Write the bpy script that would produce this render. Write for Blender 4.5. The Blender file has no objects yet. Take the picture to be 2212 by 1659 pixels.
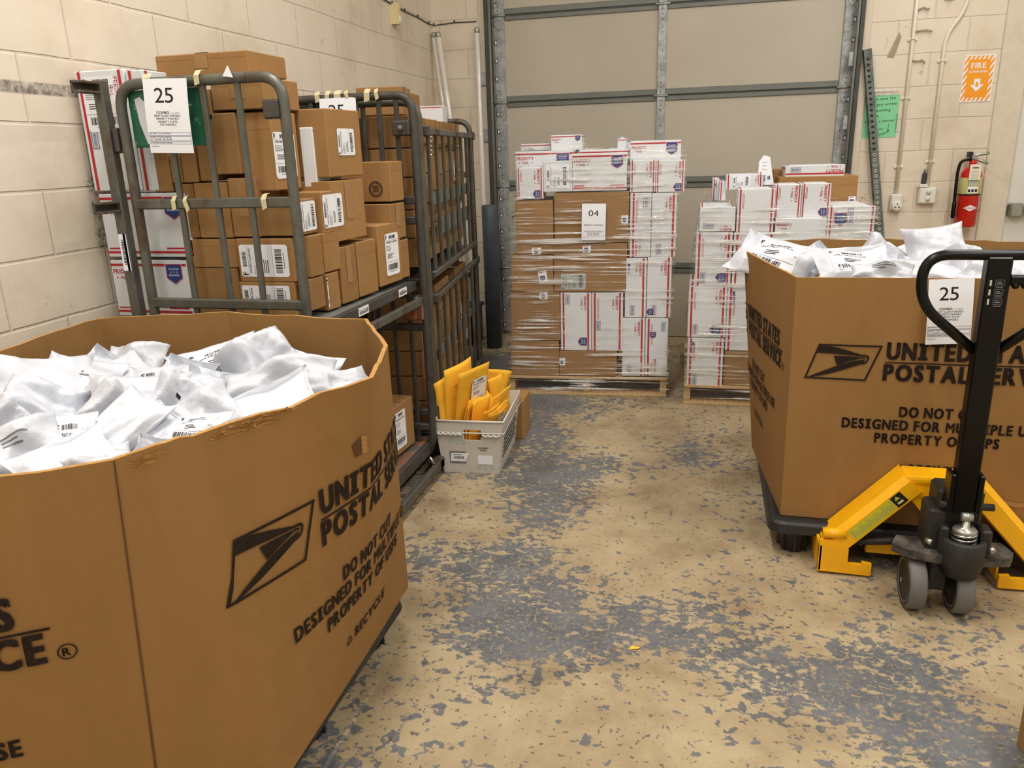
import bpy, bmesh, math, random
from mathutils import Vector, Matrix, noise

C = bpy.context.scene.collection
SC = bpy.context.scene
R = math.radians

# ------------------------------------------------------------------ camera, world, lamps, exposure
cam_d = bpy.data.cameras.new('camera')
cam_d.sensor_width = 36.0
cam_d.lens = 36.0 * 1670.0 / 2212.0
cam_d.clip_start = 0.02
cam = bpy.data.objects.new('camera', cam_d)
C.objects.link(cam)
def cam_matrix(loc, yaw, pitch, roll):
    f = Vector((math.sin(yaw) * math.cos(pitch), math.cos(yaw) * math.cos(pitch), -math.sin(pitch)))
    r0 = Vector((math.cos(yaw), -math.sin(yaw), 0))
    u0 = r0.cross(f)
    r = math.cos(roll) * r0 + math.sin(roll) * u0
    u = -math.sin(roll) * r0 + math.cos(roll) * u0
    m = Matrix((r, u, -f)).transposed().to_4x4()
    m.translation = loc
    return m
cam.matrix_world = cam_matrix(Vector((0, 0, 1.42)), R(-14.4), R(16.7), R(-1.77))
SC.camera = cam

w = bpy.data.worlds.new('world')
SC.world = w
w.use_nodes = True
w.node_tree.nodes['Background'].inputs[0].default_value = (1.0, 0.97, 0.92, 1)
w.node_tree.nodes['Background'].inputs[1].default_value = 0.07

def strip_lamp(x, y, z, sx, sy, power, col=(1.0, 0.985, 0.955)):
    l = bpy.data.lights.new('fluorescent_lamp', 'AREA')
    l.shape = 'RECTANGLE'
    l.size, l.size_y = sx, sy
    l.energy = power
    l.color = col
    o = bpy.data.objects.new('fluorescent_lamp', l)
    C.objects.link(o)
    o.location = (x, y, z)
    return o
strip_lamp(-0.8, 1.7, 4.05, 0.3, 2.4, 104)
strip_lamp(1.9, 1.7, 4.05, 0.3, 2.4, 84)
strip_lamp(-0.8, -1.4, 4.05, 0.3, 2.4, 72)
strip_lamp(1.9, -1.4, 4.05, 0.3, 2.4, 60)
strip_lamp(1.5, 4.3, 4.05, 0.3, 2.0, 52)

SC.view_settings.view_transform = 'Standard'
SC.view_settings.look = 'None'
SC.view_settings.gamma = 1.0
SC.view_settings.use_curve_mapping = False
SC.view_settings.exposure = -0.40

# ------------------------------------------------------------------ materials
def srgb(r, g, b):
    f = lambda c: (c / 255 / 12.92) if c / 255 <= 0.04045 else ((c / 255 + 0.055) / 1.055) ** 2.4
    return (f(r), f(g), f(b), 1.0)
def nodes(m):
    m.use_nodes = True
    nt = m.node_tree
    return nt, nt.nodes, nt.links, nt.nodes['Principled BSDF']
def N(nt, t, **k):
    n = nt.nodes.new(t)
    for a, v in k.items():
        if a.startswith('i_'):
            key = a[2:]
            n.inputs[int(key) if key.isdigit() else key.replace('_', ' ')].default_value = v
        else:
            setattr(n, a, v)
    return n
def ramp(nt, fac, stops, interp='LINEAR'):
    n = nt.nodes.new('ShaderNodeValToRGB')
    n.color_ramp.interpolation = interp
    e = n.color_ramp.elements
    while len(e) < len(stops):
        e.new(0.5)
    for el, (p, c) in zip(e, stops):
        el.position = p
        el.color = c if len(c) == 4 else (*c, 1)
    nt.links.new(fac, n.inputs[0])
    return n.outputs[0]
def grey(v):
    return (v, v, v, 1)
def pm(name, col, rough=0.6, metal=0.0, var=0.12, scale=6.0, bump=0.0, bscale=40.0, rnd=0.0, spec=0.5, stretch=(1, 1, 1), detail=5.0):
    """principled with noise colour variation, optional bump and per-object brightness"""
    m = bpy.data.materials.new(name)
    nt, nd, lk, p = nodes(m)
    tc = N(nt, 'ShaderNodeTexCoord')
    mp = N(nt, 'ShaderNodeMapping')
    mp.inputs['Scale'].default_value = stretch
    lk.new(tc.outputs['Object'], mp.inputs[0])
    n = N(nt, 'ShaderNodeTexNoise', i_Scale=scale, i_Detail=detail, i_Roughness=0.6)
    lk.new(mp.outputs[0], n.inputs['Vector'])
    c0 = tuple(c * (1 - var) for c in col[:3]) + (1,)
    c1 = tuple(min(1, c * (1 + var)) for c in col[:3]) + (1,)
    out = ramp(nt, n.outputs['Fac'], [(0.3, c0), (0.7, c1)])
    if rnd:
        oi = N(nt, 'ShaderNodeObjectInfo')
        mr = N(nt, 'ShaderNodeMapRange')
        mr.inputs['To Min'].default_value = 1 - rnd
        mr.inputs['To Max'].default_value = 1 + rnd
        lk.new(oi.outputs['Random'], mr.inputs[0])
        h = N(nt, 'ShaderNodeHueSaturation')
        lk.new(mr.outputs[0], h.inputs['Value'])
        lk.new(out, h.inputs['Color'])
        out = h.outputs[0]
    lk.new(out, p.inputs['Base Color'])
    p.inputs['Roughness'].default_value = rough
    p.inputs['Metallic'].default_value = metal
    p.inputs['Specular IOR Level'].default_value = spec
    if bump:
        n2 = N(nt, 'ShaderNodeTexNoise', i_Scale=bscale, i_Detail=4.0)
        lk.new(mp.outputs[0], n2.inputs['Vector'])
        b = N(nt, 'ShaderNodeBump', i_Strength=bump, i_Distance=0.01)
        lk.new(n2.outputs['Fac'], b.inputs['Height'])
        lk.new(b.outputs[0], p.inputs['Normal'])
    return m
def pmix(name, colA, colB, scale, lo, hi, roughA=0.5, roughB=0.8, metalA=0.0, metalB=0.0, bump=0.1, stretch=(1, 1, 1), vv=0.28):
    """two looks (paint / rust, steel / dirt) mixed by noise"""
    m = bpy.data.materials.new(name)
    nt, nd, lk, p = nodes(m)
    tc = N(nt, 'ShaderNodeTexCoord')
    mp = N(nt, 'ShaderNodeMapping')
    mp.inputs['Scale'].default_value = stretch
    lk.new(tc.outputs['Object'], mp.inputs[0])
    n = N(nt, 'ShaderNodeTexNoise', i_Scale=scale, i_Detail=8.0, i_Roughness=0.65)
    lk.new(mp.outputs[0], n.inputs['Vector'])
    f = ramp(nt, n.outputs['Fac'], [(lo, grey(0)), (hi, grey(1))])
    mx = N(nt, 'ShaderNodeMix', data_type='RGBA')
    lk.new(f, mx.inputs[0])
    mx.inputs[6].default_value = colA
    mx.inputs[7].default_value = colB
    n3 = N(nt, 'ShaderNodeTexNoise', i_Scale=scale * 5, i_Detail=4.0)
    lk.new(mp.outputs[0], n3.inputs['Vector'])
    v = ramp(nt, n3.outputs['Fac'], [(0.25, grey(1 - vv)), (0.75, grey(1 + vv * .4))])
    mul = N(nt, 'ShaderNodeMix', data_type='RGBA', blend_type='MULTIPLY')
    mul.inputs[0].default_value = 1
    lk.new(mx.outputs[2], mul.inputs[6]); lk.new(v, mul.inputs[7])
    lk.new(mul.outputs[2], p.inputs['Base Color'])
    for sock, a, b in (('Roughness', roughA, roughB), ('Metallic', metalA, metalB)):
        mr = N(nt, 'ShaderNodeMapRange')
        mr.inputs['To Min'].default_value = a
        mr.inputs['To Max'].default_value = b
        lk.new(f, mr.inputs[0]); lk.new(mr.outputs[0], p.inputs[sock])
    b = N(nt, 'ShaderNodeBump', i_Strength=bump, i_Distance=0.004)
    lk.new(n3.outputs['Fac'], b.inputs['Height']); lk.new(b.outputs[0], p.inputs['Normal'])
    return m

M = {}
M['card'] = pm('corrugated_cardboard', srgb(157, 119, 75), 0.8, var=0.05, scale=18, bump=0.05, bscale=160, rnd=0.13, spec=0.2)
M['card_big'] = pm('bin_cardboard', srgb(148, 111, 66), 0.8, var=0.06, scale=10, bump=0.06, bscale=120, spec=0.2, stretch=(1, 1, 0.25))
M['card_edge'] = pm('cardboard_edge', srgb(182, 138, 84), 0.9, var=0.2, scale=60, bump=0.3, bscale=120, spec=0.1)
M['card_dark'] = pm('cardboard_fold', srgb(92, 62, 34), 0.9, var=0.1)
M['tape'] = pm('packing_tape', srgb(162, 122, 76), 0.25, var=0.05, spec=0.5, bump=0.08, bscale=60)
M['white'] = pm('coated_white_board', srgb(224, 227, 230), 0.45, var=0.02, scale=4, rnd=0.03, spec=0.4)
M['red'] = pm('red_print', srgb(186, 38, 44), 0.5, var=0.05)
M['blue'] = pm('blue_print', srgb(34, 62, 128), 0.5, var=0.05)
M['lblue'] = pm('pale_blue_print', srgb(128, 144, 186), 0.5, var=0.05)
M['paper'] = pm('white_paper', srgb(242, 244, 250), 0.6, var=0.02, scale=3, spec=0.3)
M['grey_paper'] = pm('grey_paper', srgb(186, 192, 184), 0.6, var=0.03)
M['ink'] = pm('black_ink', srgb(34, 30, 30), 0.6, var=0.1, spec=0.3)
M['print'] = pm('black_flexo_print', srgb(40, 30, 24), 0.8, var=0.35, scale=90, spec=0.2)
M['greyink'] = pm('grey_ink', srgb(120, 120, 124), 0.6, var=0.1)
M['poly'] = pm('white_poly_film', srgb(210, 213, 221), 0.34, var=0.03, scale=5, bump=0.15, bscale=14, spec=0.5)
M['polygrey'] = pm('grey_bag_inside', srgb(120, 122, 130), 0.4, var=0.1)
M['steel'] = pmix('worn_grey_steel', srgb(106, 107, 99), srgb(80, 58, 40), 6, 0.50, 0.64, 0.42, 0.75, 0.55, 0.1, 0.25, (1, 1, 0.5))
M['steel_d'] = pmix('dark_worn_steel', srgb(84, 82, 78), srgb(62, 46, 36), 6, 0.48, 0.68, 0.45, 0.8, 0.5, 0.1, 0.25)
M['rust'] = pmix('rusty_deck', srgb(110, 110, 106), srgb(150, 84, 36), 7, 0.42, 0.6, 0.5, 0.9, 0.4, 0.0, 0.3)
M['galv'] = pmix('galvanised_steel', srgb(184, 188, 188), srgb(158, 162, 162), 12, 0.4, 0.6, 0.45, 0.55, 0.3, 0.3, 0.05)
M['gpaint'] = pm('grey_steel_paint', srgb(116, 119, 114), 0.5, var=0.08, scale=8, metal=0.2)
M['dkgrey'] = pm('dark_grey_steel', srgb(70, 72, 70), 0.5, var=0.15, scale=14, metal=0.3)
M['chrome'] = pm('bright_steel', srgb(190, 188, 182), 0.22, metal=0.9, var=0.1)
M['black'] = pm('black_gloss_paint', srgb(9, 8, 8), 0.3, var=0.1, spec=0.3)
M['blackm'] = pm('black_cast_iron', srgb(36, 34, 32), 0.55, var=0.3, scale=20, bump=0.2, bscale=80)
M['dusty'] = pmix('dusty_cast_plate', srgb(52, 49, 46), srgb(108, 100, 90), 18, 0.42, 0.66, 0.6, 0.9, 0.2, 0.0, 0.2)
M['bplastic'] = pm('black_plastic', srgb(34, 33, 35), 0.5, var=0.2, scale=20, bump=0.15, bscale=120)
M['rubber'] = pm('grey_polyurethane', srgb(104, 102, 100), 0.6, var=0.08)
M['yellow'] = pmix('yellow_jack_paint', srgb(255, 186, 14), srgb(236, 164, 16), 5, 0.5, 0.8, 0.32, 0.42, 0, 0, 0.02, vv=0.06)
M['ylabel'] = pm('yellow_decal', srgb(206, 200, 48), 0.45, var=0.05)
M['mailer'] = pm('yellow_kraft_paper', srgb(255, 192, 58), 0.6, var=0.06, scale=10, bump=0.25, bscale=30, rnd=0.06, spec=0.3)
M['mailer_in'] = pm('kraft_flap', srgb(214, 142, 30), 0.6, var=0.06)
M['tote'] = pm('white_fluted_plastic', srgb(206, 200, 190), 0.5, var=0.05, scale=12, bump=0.15, bscale=60, stretch=(3, 3, 0.3))
M['wood'] = pm('pallet_wood', srgb(200, 168, 122), 0.8, var=0.22, scale=5, bump=0.2, bscale=40, stretch=(14, 1.2, 14), spec=0.2)
M['green'] = pmix('green_sign_board', srgb(28, 98, 70), srgb(196, 196, 184), 9, 0.6, 0.66, 0.5, 0.7, 0, 0, 0.1)
M['masking'] = pm('masking_tape', srgb(206, 196, 156), 0.8, var=0.08, bump=0.2)
M['cream'] = pmix('cream_painted_steel', srgb(220, 208, 188), srgb(206, 192, 168), 4, 0.55, 0.8, 0.5, 0.6, 0, 0, 0.05, vv=0.06)
M['beige'] = pm('beige_plastic', srgb(226, 208, 156), 0.5, var=0.03)
M['glasswhite'] = pm('lamp_tube_glass', srgb(226, 222, 214), 0.08, var=0.02, spec=0.8)
M['doorpanel'] = pm('grey_door_skin', srgb(190, 181, 165), 0.55, var=0.05, scale=2.2, bump=0.02, detail=8)
M['bollard'] = pm('blue_grey_steel_paint', srgb(70, 80, 90), 0.5, var=0.2, scale=12, bump=0.1)
M['navy'] = pm('dark_blue_plastic', srgb(18, 24, 44), 0.5, var=0.1)
M['orange'] = pm('orange_sign', srgb(250, 160, 24), 0.5, var=0.02)
M['mint'] = pm('mint_green_paper', srgb(132, 214, 160), 0.6, var=0.03)
M['exred'] = pm('red_enamel', srgb(196, 34, 20), 0.22, var=0.04)
M['tagw'] = pm('inspection_card', srgb(232, 226, 206), 0.6, var=0.03)
M['exlabel'] = pm('extinguisher_label', srgb(206, 200, 130), 0.5, var=0.05)
M['conduit'] = pmix('painted_conduit', srgb(236, 228, 212), srgb(206, 196, 180), 12, 0.55, 0.75, 0.5, 0.6, 0, 0, 0.05, vv=0.06)
M['outlet'] = pm('white_outlet', srgb(230, 226, 214), 0.4, var=0.03)
M['ducttape'] = pm('grey_duct_tape', srgb(160, 150, 124), 0.5, var=0.12, scale=20)
M['slot'] = pmix('slotted_angle', srgb(122, 132, 128), srgb(96, 104, 100), 10, 0.45, 0.6, 0.45, 0.6, 0.4, 0.3, 0.1)
M['white_door'] = pm('white_steel_door', srgb(222, 220, 212), 0.45, var=0.03, scale=3)
M['alum'] = pm('brushed_aluminium', srgb(168, 168, 160), 0.35, metal=0.7, var=0.05)
M['ceil'] = pm('ceiling_paint', srgb(225, 220, 208), 0.9, var=0.03)

def film_material():
    """clear stretch film: mostly transparent, with shiny horizontal wrinkles"""
    m = bpy.data.materials.new('stretch_film')
    nt, nd, lk, p = nodes(m)
    tc = N(nt, 'ShaderNodeTexCoord')
    mp = N(nt, 'ShaderNodeMapping')
    mp.inputs['Scale'].default_value = (1.7, 1.7, 62)
    mp.inputs['Rotation'].default_value = (0.0, R(7), 0.0)
    lk.new(tc.outputs['Object'], mp.inputs[0])
    n = N(nt, 'ShaderNodeTexNoise', i_Scale=1.0, i_Detail=6.0, i_Roughness=0.6, i_Distortion=0.35)
    lk.new(mp.outputs[0], n.inputs['Vector'])
    n2 = N(nt, 'ShaderNodeTexNoise', i_Scale=3.0, i_Detail=2.0)
    lk.new(tc.outputs['Object'], n2.inputs['Vector'])
    streak = ramp(nt, n.outputs['Fac'], [(0.525, grey(0)), (0.575, grey(1))])
    patch = ramp(nt, n2.outputs['Fac'], [(0.42, grey(0)), (0.55, grey(1))])
    mu = N(nt, 'ShaderNodeMath', operation='MULTIPLY')
    lk.new(streak, mu.inputs[0]); lk.new(patch, mu.inputs[1])
    b = N(nt, 'ShaderNodeBump', i_Strength=0.9, i_Distance=0.02)
    lk.new(n.outputs['Fac'], b.inputs['Height'])
    tr = N(nt, 'ShaderNodeBsdfTransparent')
    gl = N(nt, 'ShaderNodeBsdfGlossy', i_Roughness=0.12)
    lk.new(b.outputs[0], gl.inputs['Normal'])
    df = N(nt, 'ShaderNodeBsdfDiffuse')
    df.inputs[0].default_value = srgb(240, 236, 230)  # white diffuse share paints part of the wrinkle glints into the streaks
    tl = N(nt, 'ShaderNodeMixShader'); tl.inputs[0].default_value = 0.45
    lk.new(gl.outputs[0], tl.inputs[1]); lk.new(df.outputs[0], tl.inputs[2])
    base = N(nt, 'ShaderNodeMixShader'); base.inputs[0].default_value = 0.05
    lk.new(tr.outputs[0], base.inputs[1]); lk.new(gl.outputs[0], base.inputs[2])
    s = N(nt, 'ShaderNodeMath', operation='MULTIPLY'); s.inputs[1].default_value = 0.85
    lk.new(mu.outputs[0], s.inputs[0])
    mx = N(nt, 'ShaderNodeMixShader')
    lk.new(s.outputs[0], mx.inputs[0]); lk.new(base.outputs[0], mx.inputs[1]); lk.new(tl.outputs[0], mx.inputs[2])
    lk.new(mx.outputs[0], nd['Material Output'].inputs[0])
    return m
M['film'] = film_material()

def block_wall_material(name, axis, blen, phase):
    """painted concrete block: 8 inch courses, faint joints, scuffs and stains"""
    m = bpy.data.materials.new(name)
    nt, nd, lk, p = nodes(m)
    geo = N(nt, 'ShaderNodeNewGeometry')
    sep = N(nt, 'ShaderNodeSeparateXYZ'); lk.new(geo.outputs['Position'], sep.inputs[0])
    wob = N(nt, 'ShaderNodeTexNoise', i_Scale=3.0, i_Detail=3.0)
    lk.new(geo.outputs['Position'], wob.inputs['Vector'])
    def add(sock, v, k=1.0):
        a = N(nt, 'ShaderNodeMath', operation='MULTIPLY_ADD'); a.inputs[1].default_value = k; a.inputs[2].default_value = v
        lk.new(sock, a.inputs[0]); return a.outputs[0]
    u = add(sep.outputs[axis], phase)
    z = add(sep.outputs['Z'], -0.125 + 0.2034 * 20)
    zw = N(nt, 'ShaderNodeMath', operation='ADD'); lk.new(z, zw.inputs[0]); lk.new(add(wob.outputs['Fac'], -0.006, 0.012), zw.inputs[1])
    cmb = N(nt, 'ShaderNodeCombineXYZ'); lk.new(u, cmb.inputs[0]); lk.new(zw.outputs[0], cmb.inputs[1])
    br = N(nt, 'ShaderNodeTexBrick', i_Scale=1.0)
    br.offset = 0.5
    br.inputs['Mortar Size'].default_value = 0.006
    br.inputs['Mortar Smooth'].default_value = 0.6
    br.inputs['Brick Width'].default_value = blen
    br.inputs['Row Height'].default_value = 0.2034
    br.inputs['Color1'].default_value = grey(1.0); br.inputs['Color2'].default_value = grey(0.97); br.inputs['Mortar'].default_value = grey(0.9)
    lk.new(cmb.outputs[0], br.inputs['Vector'])
    n = N(nt, 'ShaderNodeTexNoise', i_Scale=2.2, i_Detail=9.0, i_Roughness=0.62); lk.new(geo.outputs['Position'], n.inputs['Vector'])
    base = ramp(nt, n.outputs['Fac'], [(0.3, srgb(212, 198, 176)), (0.48, srgb(228, 215, 195)), (0.7, srgb(233, 222, 206))])
    mul = N(nt, 'ShaderNodeMix', data_type='RGBA', blend_type='MULTIPLY'); mul.inputs[0].default_value = 1
    lk.new(base, mul.inputs[6]); lk.new(br.outputs['Color'], mul.inputs[7])
    n2 = N(nt, 'ShaderNodeTexNoise', i_Scale=9.0, i_Detail=10.0, i_Roughness=0.7); lk.new(geo.outputs['Position'], n2.inputs['Vector'])
    spots = ramp(nt, n2.outputs['Fac'], [(0.64, grey(0)), (0.72, grey(0.75))])
    mx = N(nt, 'ShaderNodeMix', data_type='RGBA'); lk.new(spots, mx.inputs[0]); lk.new(mul.outputs[2], mx.inputs[6]); mx.inputs[7].default_value = srgb(158, 134, 106)
    out = mx.outputs[2]
    if axis == 'Y':   # bumper scuff band and cage rub marks on the left wall
        def band(sock, lo, hi, soft):
            a = N(nt, 'ShaderNodeMapRange', interpolation_type='SMOOTHSTEP'); a.inputs['From Min'].default_value = lo - soft; a.inputs['From Max'].default_value = lo; lk.new(sock, a.inputs[0])
            b = N(nt, 'ShaderNodeMapRange', interpolation_type='SMOOTHSTEP'); b.inputs['From Min'].default_value = hi; b.inputs['From Max'].default_value = hi + soft
            b.inputs['To Min'].default_value = 1; b.inputs['To Max'].default_value = 0; lk.new(sock, b.inputs[0])
            c = N(nt, 'ShaderNodeMath', operation='MULTIPLY'); lk.new(a.outputs[0], c.inputs[0]); lk.new(b.outputs[0], c.inputs[1]); return c.outputs[0]
        def mulf(a, b):
            c = N(nt, 'ShaderNodeMath', operation='MULTIPLY'); lk.new(a, c.inputs[0]); lk.new(b, c.inputs[1]); return c.outputs[0]
        n3 = N(nt, 'ShaderNodeTexNoise', i_Scale=38.0, i_Detail=8.0, i_Roughness=0.75); lk.new(geo.outputs['Position'], n3.inputs['Vector'])
        speck = ramp(nt, n3.outputs['Fac'], [(0.36, grey(0.15)), (0.6, grey(0.9))])
        b1 = mulf(mulf(band(sep.outputs['Z'], 1.640, 1.668, 0.008), band(sep.outputs['Y'], -5, 2.36, 0.12)), speck)
        speck2 = ramp(nt, n3.outputs['Fac'], [(0.44, grey(0.0)), (0.62, grey(0.85))])
        b2 = mulf(mulf(band(sep.outputs['Z'], 1.16, 1.36, 0.06), band(sep.outputs['Y'], 2.31, 2.6, 0.04)), speck2)
        for bnd, colr in ((b1, srgb(88, 82, 78)), (b2, srgb(48, 46, 46))):
            m2 = N(nt, 'ShaderNodeMix', data_type='RGBA'); lk.new(bnd, m2.inputs[0]); lk.new(out, m2.inputs[6]); m2.inputs[7].default_value = colr; out = m2.outputs[2]
    lk.new(out, p.inputs['Base Color'])
    p.inputs['Roughness'].default_value = 0.6
    p.inputs['Specular IOR Level'].default_value = 0.3
    hh = N(nt, 'ShaderNodeMath', operation='MULTIPLY_ADD'); hh.inputs[1].default_value = -1.0
    lk.new(br.outputs['Fac'], hh.inputs[0])
    n4 = N(nt, 'ShaderNodeTexNoise', i_Scale=26.0, i_Detail=6.0); lk.new(geo.outputs['Position'], n4.inputs['Vector'])
    lk.new(add(n4.outputs['Fac'], 0.0, 0.35), hh.inputs[2])
    b = N(nt, 'ShaderNodeBump', i_Strength=0.55, i_Distance=0.006); lk.new(hh.outputs[0], b.inputs['Height']); lk.new(b.outputs[0], p.inputs['Normal'])
    return m
M['wall_l'] = block_wall_material('painted_block_left', 'Y', 0.445, -2.10 + 0.445 * 40)
M['wall_b'] = block_wall_material('painted_block_back', 'X', 0.42, -1.15 + 0.42 * 40)

def floor_material():
    """bare tan concrete with worn islands of blue-grey floor paint, scratches and dark specks"""
    m = bpy.data.materials.new('worn_painted_concrete')
    nt, nd, lk, p = nodes(m)
    geo = N(nt, 'ShaderNodeNewGeometry')
    sep = N(nt, 'ShaderNodeSeparateXYZ'); lk.new(geo.outputs['Position'], sep.inputs[0])
    def noi(scale, detail, rough=0.6, dist=0.0, off=(0, 0, 0), sc=(1, 1, 1)):
        mp = N(nt, 'ShaderNodeMapping'); mp.inputs['Location'].default_value = off; mp.inputs['Scale'].default_value = sc
        lk.new(geo.outputs['Position'], mp.inputs[0])
        n = N(nt, 'ShaderNodeTexNoise', i_Scale=scale, i_Detail=detail, i_Roughness=rough, i_Distortion=dist)
        lk.new(mp.outputs[0], n.inputs['Vector']); return n.outputs['Fac']
    def mth(op, a, b):
        c = N(nt, 'ShaderNodeMath', operation=op)
        for i, v in enumerate((a, b)):
            if isinstance(v, (int, float)): c.inputs[i].default_value = v
            else: lk.new(v, c.inputs[i])
        return c.outputs[0]
    def blob(cx, cy, rx, ry, amp):
        dx = mth('MULTIPLY', mth('ADD', sep.outputs['X'], -cx), 1 / rx)
        dy = mth('MULTIPLY', mth('ADD', sep.outputs['Y'], -cy), 1 / ry)
        d = mth('ADD', mth('MULTIPLY', dx, dx), mth('MULTIPLY', dy, dy))
        e = N(nt, 'ShaderNodeMath', operation='EXPONENT'); lk.new(mth('MULTIPLY', d, -1.0), e.inputs[0])
        return mth('MULTIPLY', e.outputs[0], amp)
    big = noi(1.5, 3, 0.5, 0.3, (3.1, 1.7, 0))
    mid = noi(9.0, 5, 0.62, 0.4)
    fine = noi(34.0, 6, 0.62, 0.2, (5, 2, 0), (0.75, 1.15, 1))
    v = mth('ADD', mth('MULTIPLY', big, 0.62), mth('MULTIPLY', mid, 0.34))
    v = mth('ADD', v, mth('MULTIPLY', fine, 0.62))
    for b in ((-0.62, 2.65, 0.22, 0.8, 0.12), (-0.9, 4.2, 0.35, 0.5, 0.14), (-0.05, 3.5, 0.18, 0.45, 0.08), (-0.45, 2.1, 0.35, 0.35, 0.08), (-1.35, 4.7, 0.5, 0.8, 0.30),
              (0.55, 1.75, 0.35, 0.4, 0.05), (-0.55, 1.45, 0.2, 0.2, -0.14), (-0.15, 1.55, 0.3, 0.16, -0.10), (0.05, 2.9, 0.16, 0.4, -0.08), (-0.3, 3.7, 0.12, 0.5, -0.10), (0.1, 1.3, 0.3, 0.3, -0.05)):
        v = mth('ADD', v, blob(*b))
    paint = ramp(nt, v, [(0.865, grey(0)), (0.885, grey(1))])
    thin = ramp(nt, noi(70, 4, 0.7, 0, (9, 9, 0)), [(0.36, grey(0.35)), (0.5, grey(1))])
    paint = mth('MULTIPLY', paint, thin)
    flakes = ramp(nt, mth('ADD', mth('MULTIPLY', noi(23, 4, 0.55, 0.3, (2, 6, 0)), 0.8), mth('MULTIPLY', big, 0.35)), [(0.645, grey(0)), (0.66, grey(0.9))])
    paint = mth('MAXIMUM', paint, flakes)
    # scratches through the paint
    sc1 = ramp(nt, noi(5, 3, 0.6, 1.2, (0, 0, 0), (9, 2.6, 1)), [(0.66, grey(1)), (0.70, grey(0))])
    paint = mth('MULTIPLY', paint, mth('ADD', mth('MULTIPLY', sc1, 0.6), 0.4))
    tan = ramp(nt, noi(4.0, 9, 0.6, 0.2, (2, 8, 0)), [(0.28, srgb(147, 127, 97)), (0.5, srgb(172, 153, 120)), (0.72, srgb(186, 168, 134))])
    gry = ramp(nt, noi(7, 6, 0.6, 0, (1, 4, 0)), [(0.3, srgb(88, 92, 97)), (0.7, srgb(112, 115, 119))])
    mx = N(nt, 'ShaderNodeMix', data_type='RGBA'); lk.new(paint, mx.inputs[0]); lk.new(tan, mx.inputs[6]); lk.new(gry, mx.inputs[7])
    specks = ramp(nt, noi(58, 3, 0.55, 0.3, (4, 4, 0)), [(0.63, grey(0)), (0.67, grey(0.8))])
    m2 = N(nt, 'ShaderNodeMix', data_type='RGBA'); lk.new(specks, m2.inputs[0]); lk.new(mx.outputs[2], m2.inputs[6]); m2.inputs[7].default_value = srgb(92, 80, 64)
    stain = ramp(nt, noi(2.6, 8, 0.62, 0.5, (7, 3, 0)), [(0.5, grey(0)), (0.72, grey(0.5))])
    m3 = N(nt, 'ShaderNodeMix', data_type='RGBA', blend_type='MULTIPLY'); lk.new(stain, m3.inputs[0]); lk.new(m2.outputs[2], m3.inputs[6]); m3.inputs[7].default_value = srgb(168, 146, 120)
    lk.new(m3.outputs[2], p.inputs['Base Color'])
    rr = N(nt, 'ShaderNodeMapRange'); rr.inputs['To Min'].default_value = 0.55; rr.inputs['To Max'].default_value = 0.38
    lk.new(paint, rr.inputs[0]); lk.new(rr.outputs[0], p.inputs['Roughness'])
    p.inputs['Specular IOR Level'].default_value = 0.4
    b = N(nt, 'ShaderNodeBump', i_Strength=0.25, i_Distance=0.002); lk.new(v, b.inputs['Height']); lk.new(b.outputs[0], p.inputs['Normal'])
    return m
M['floor'] = floor_material()

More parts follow.
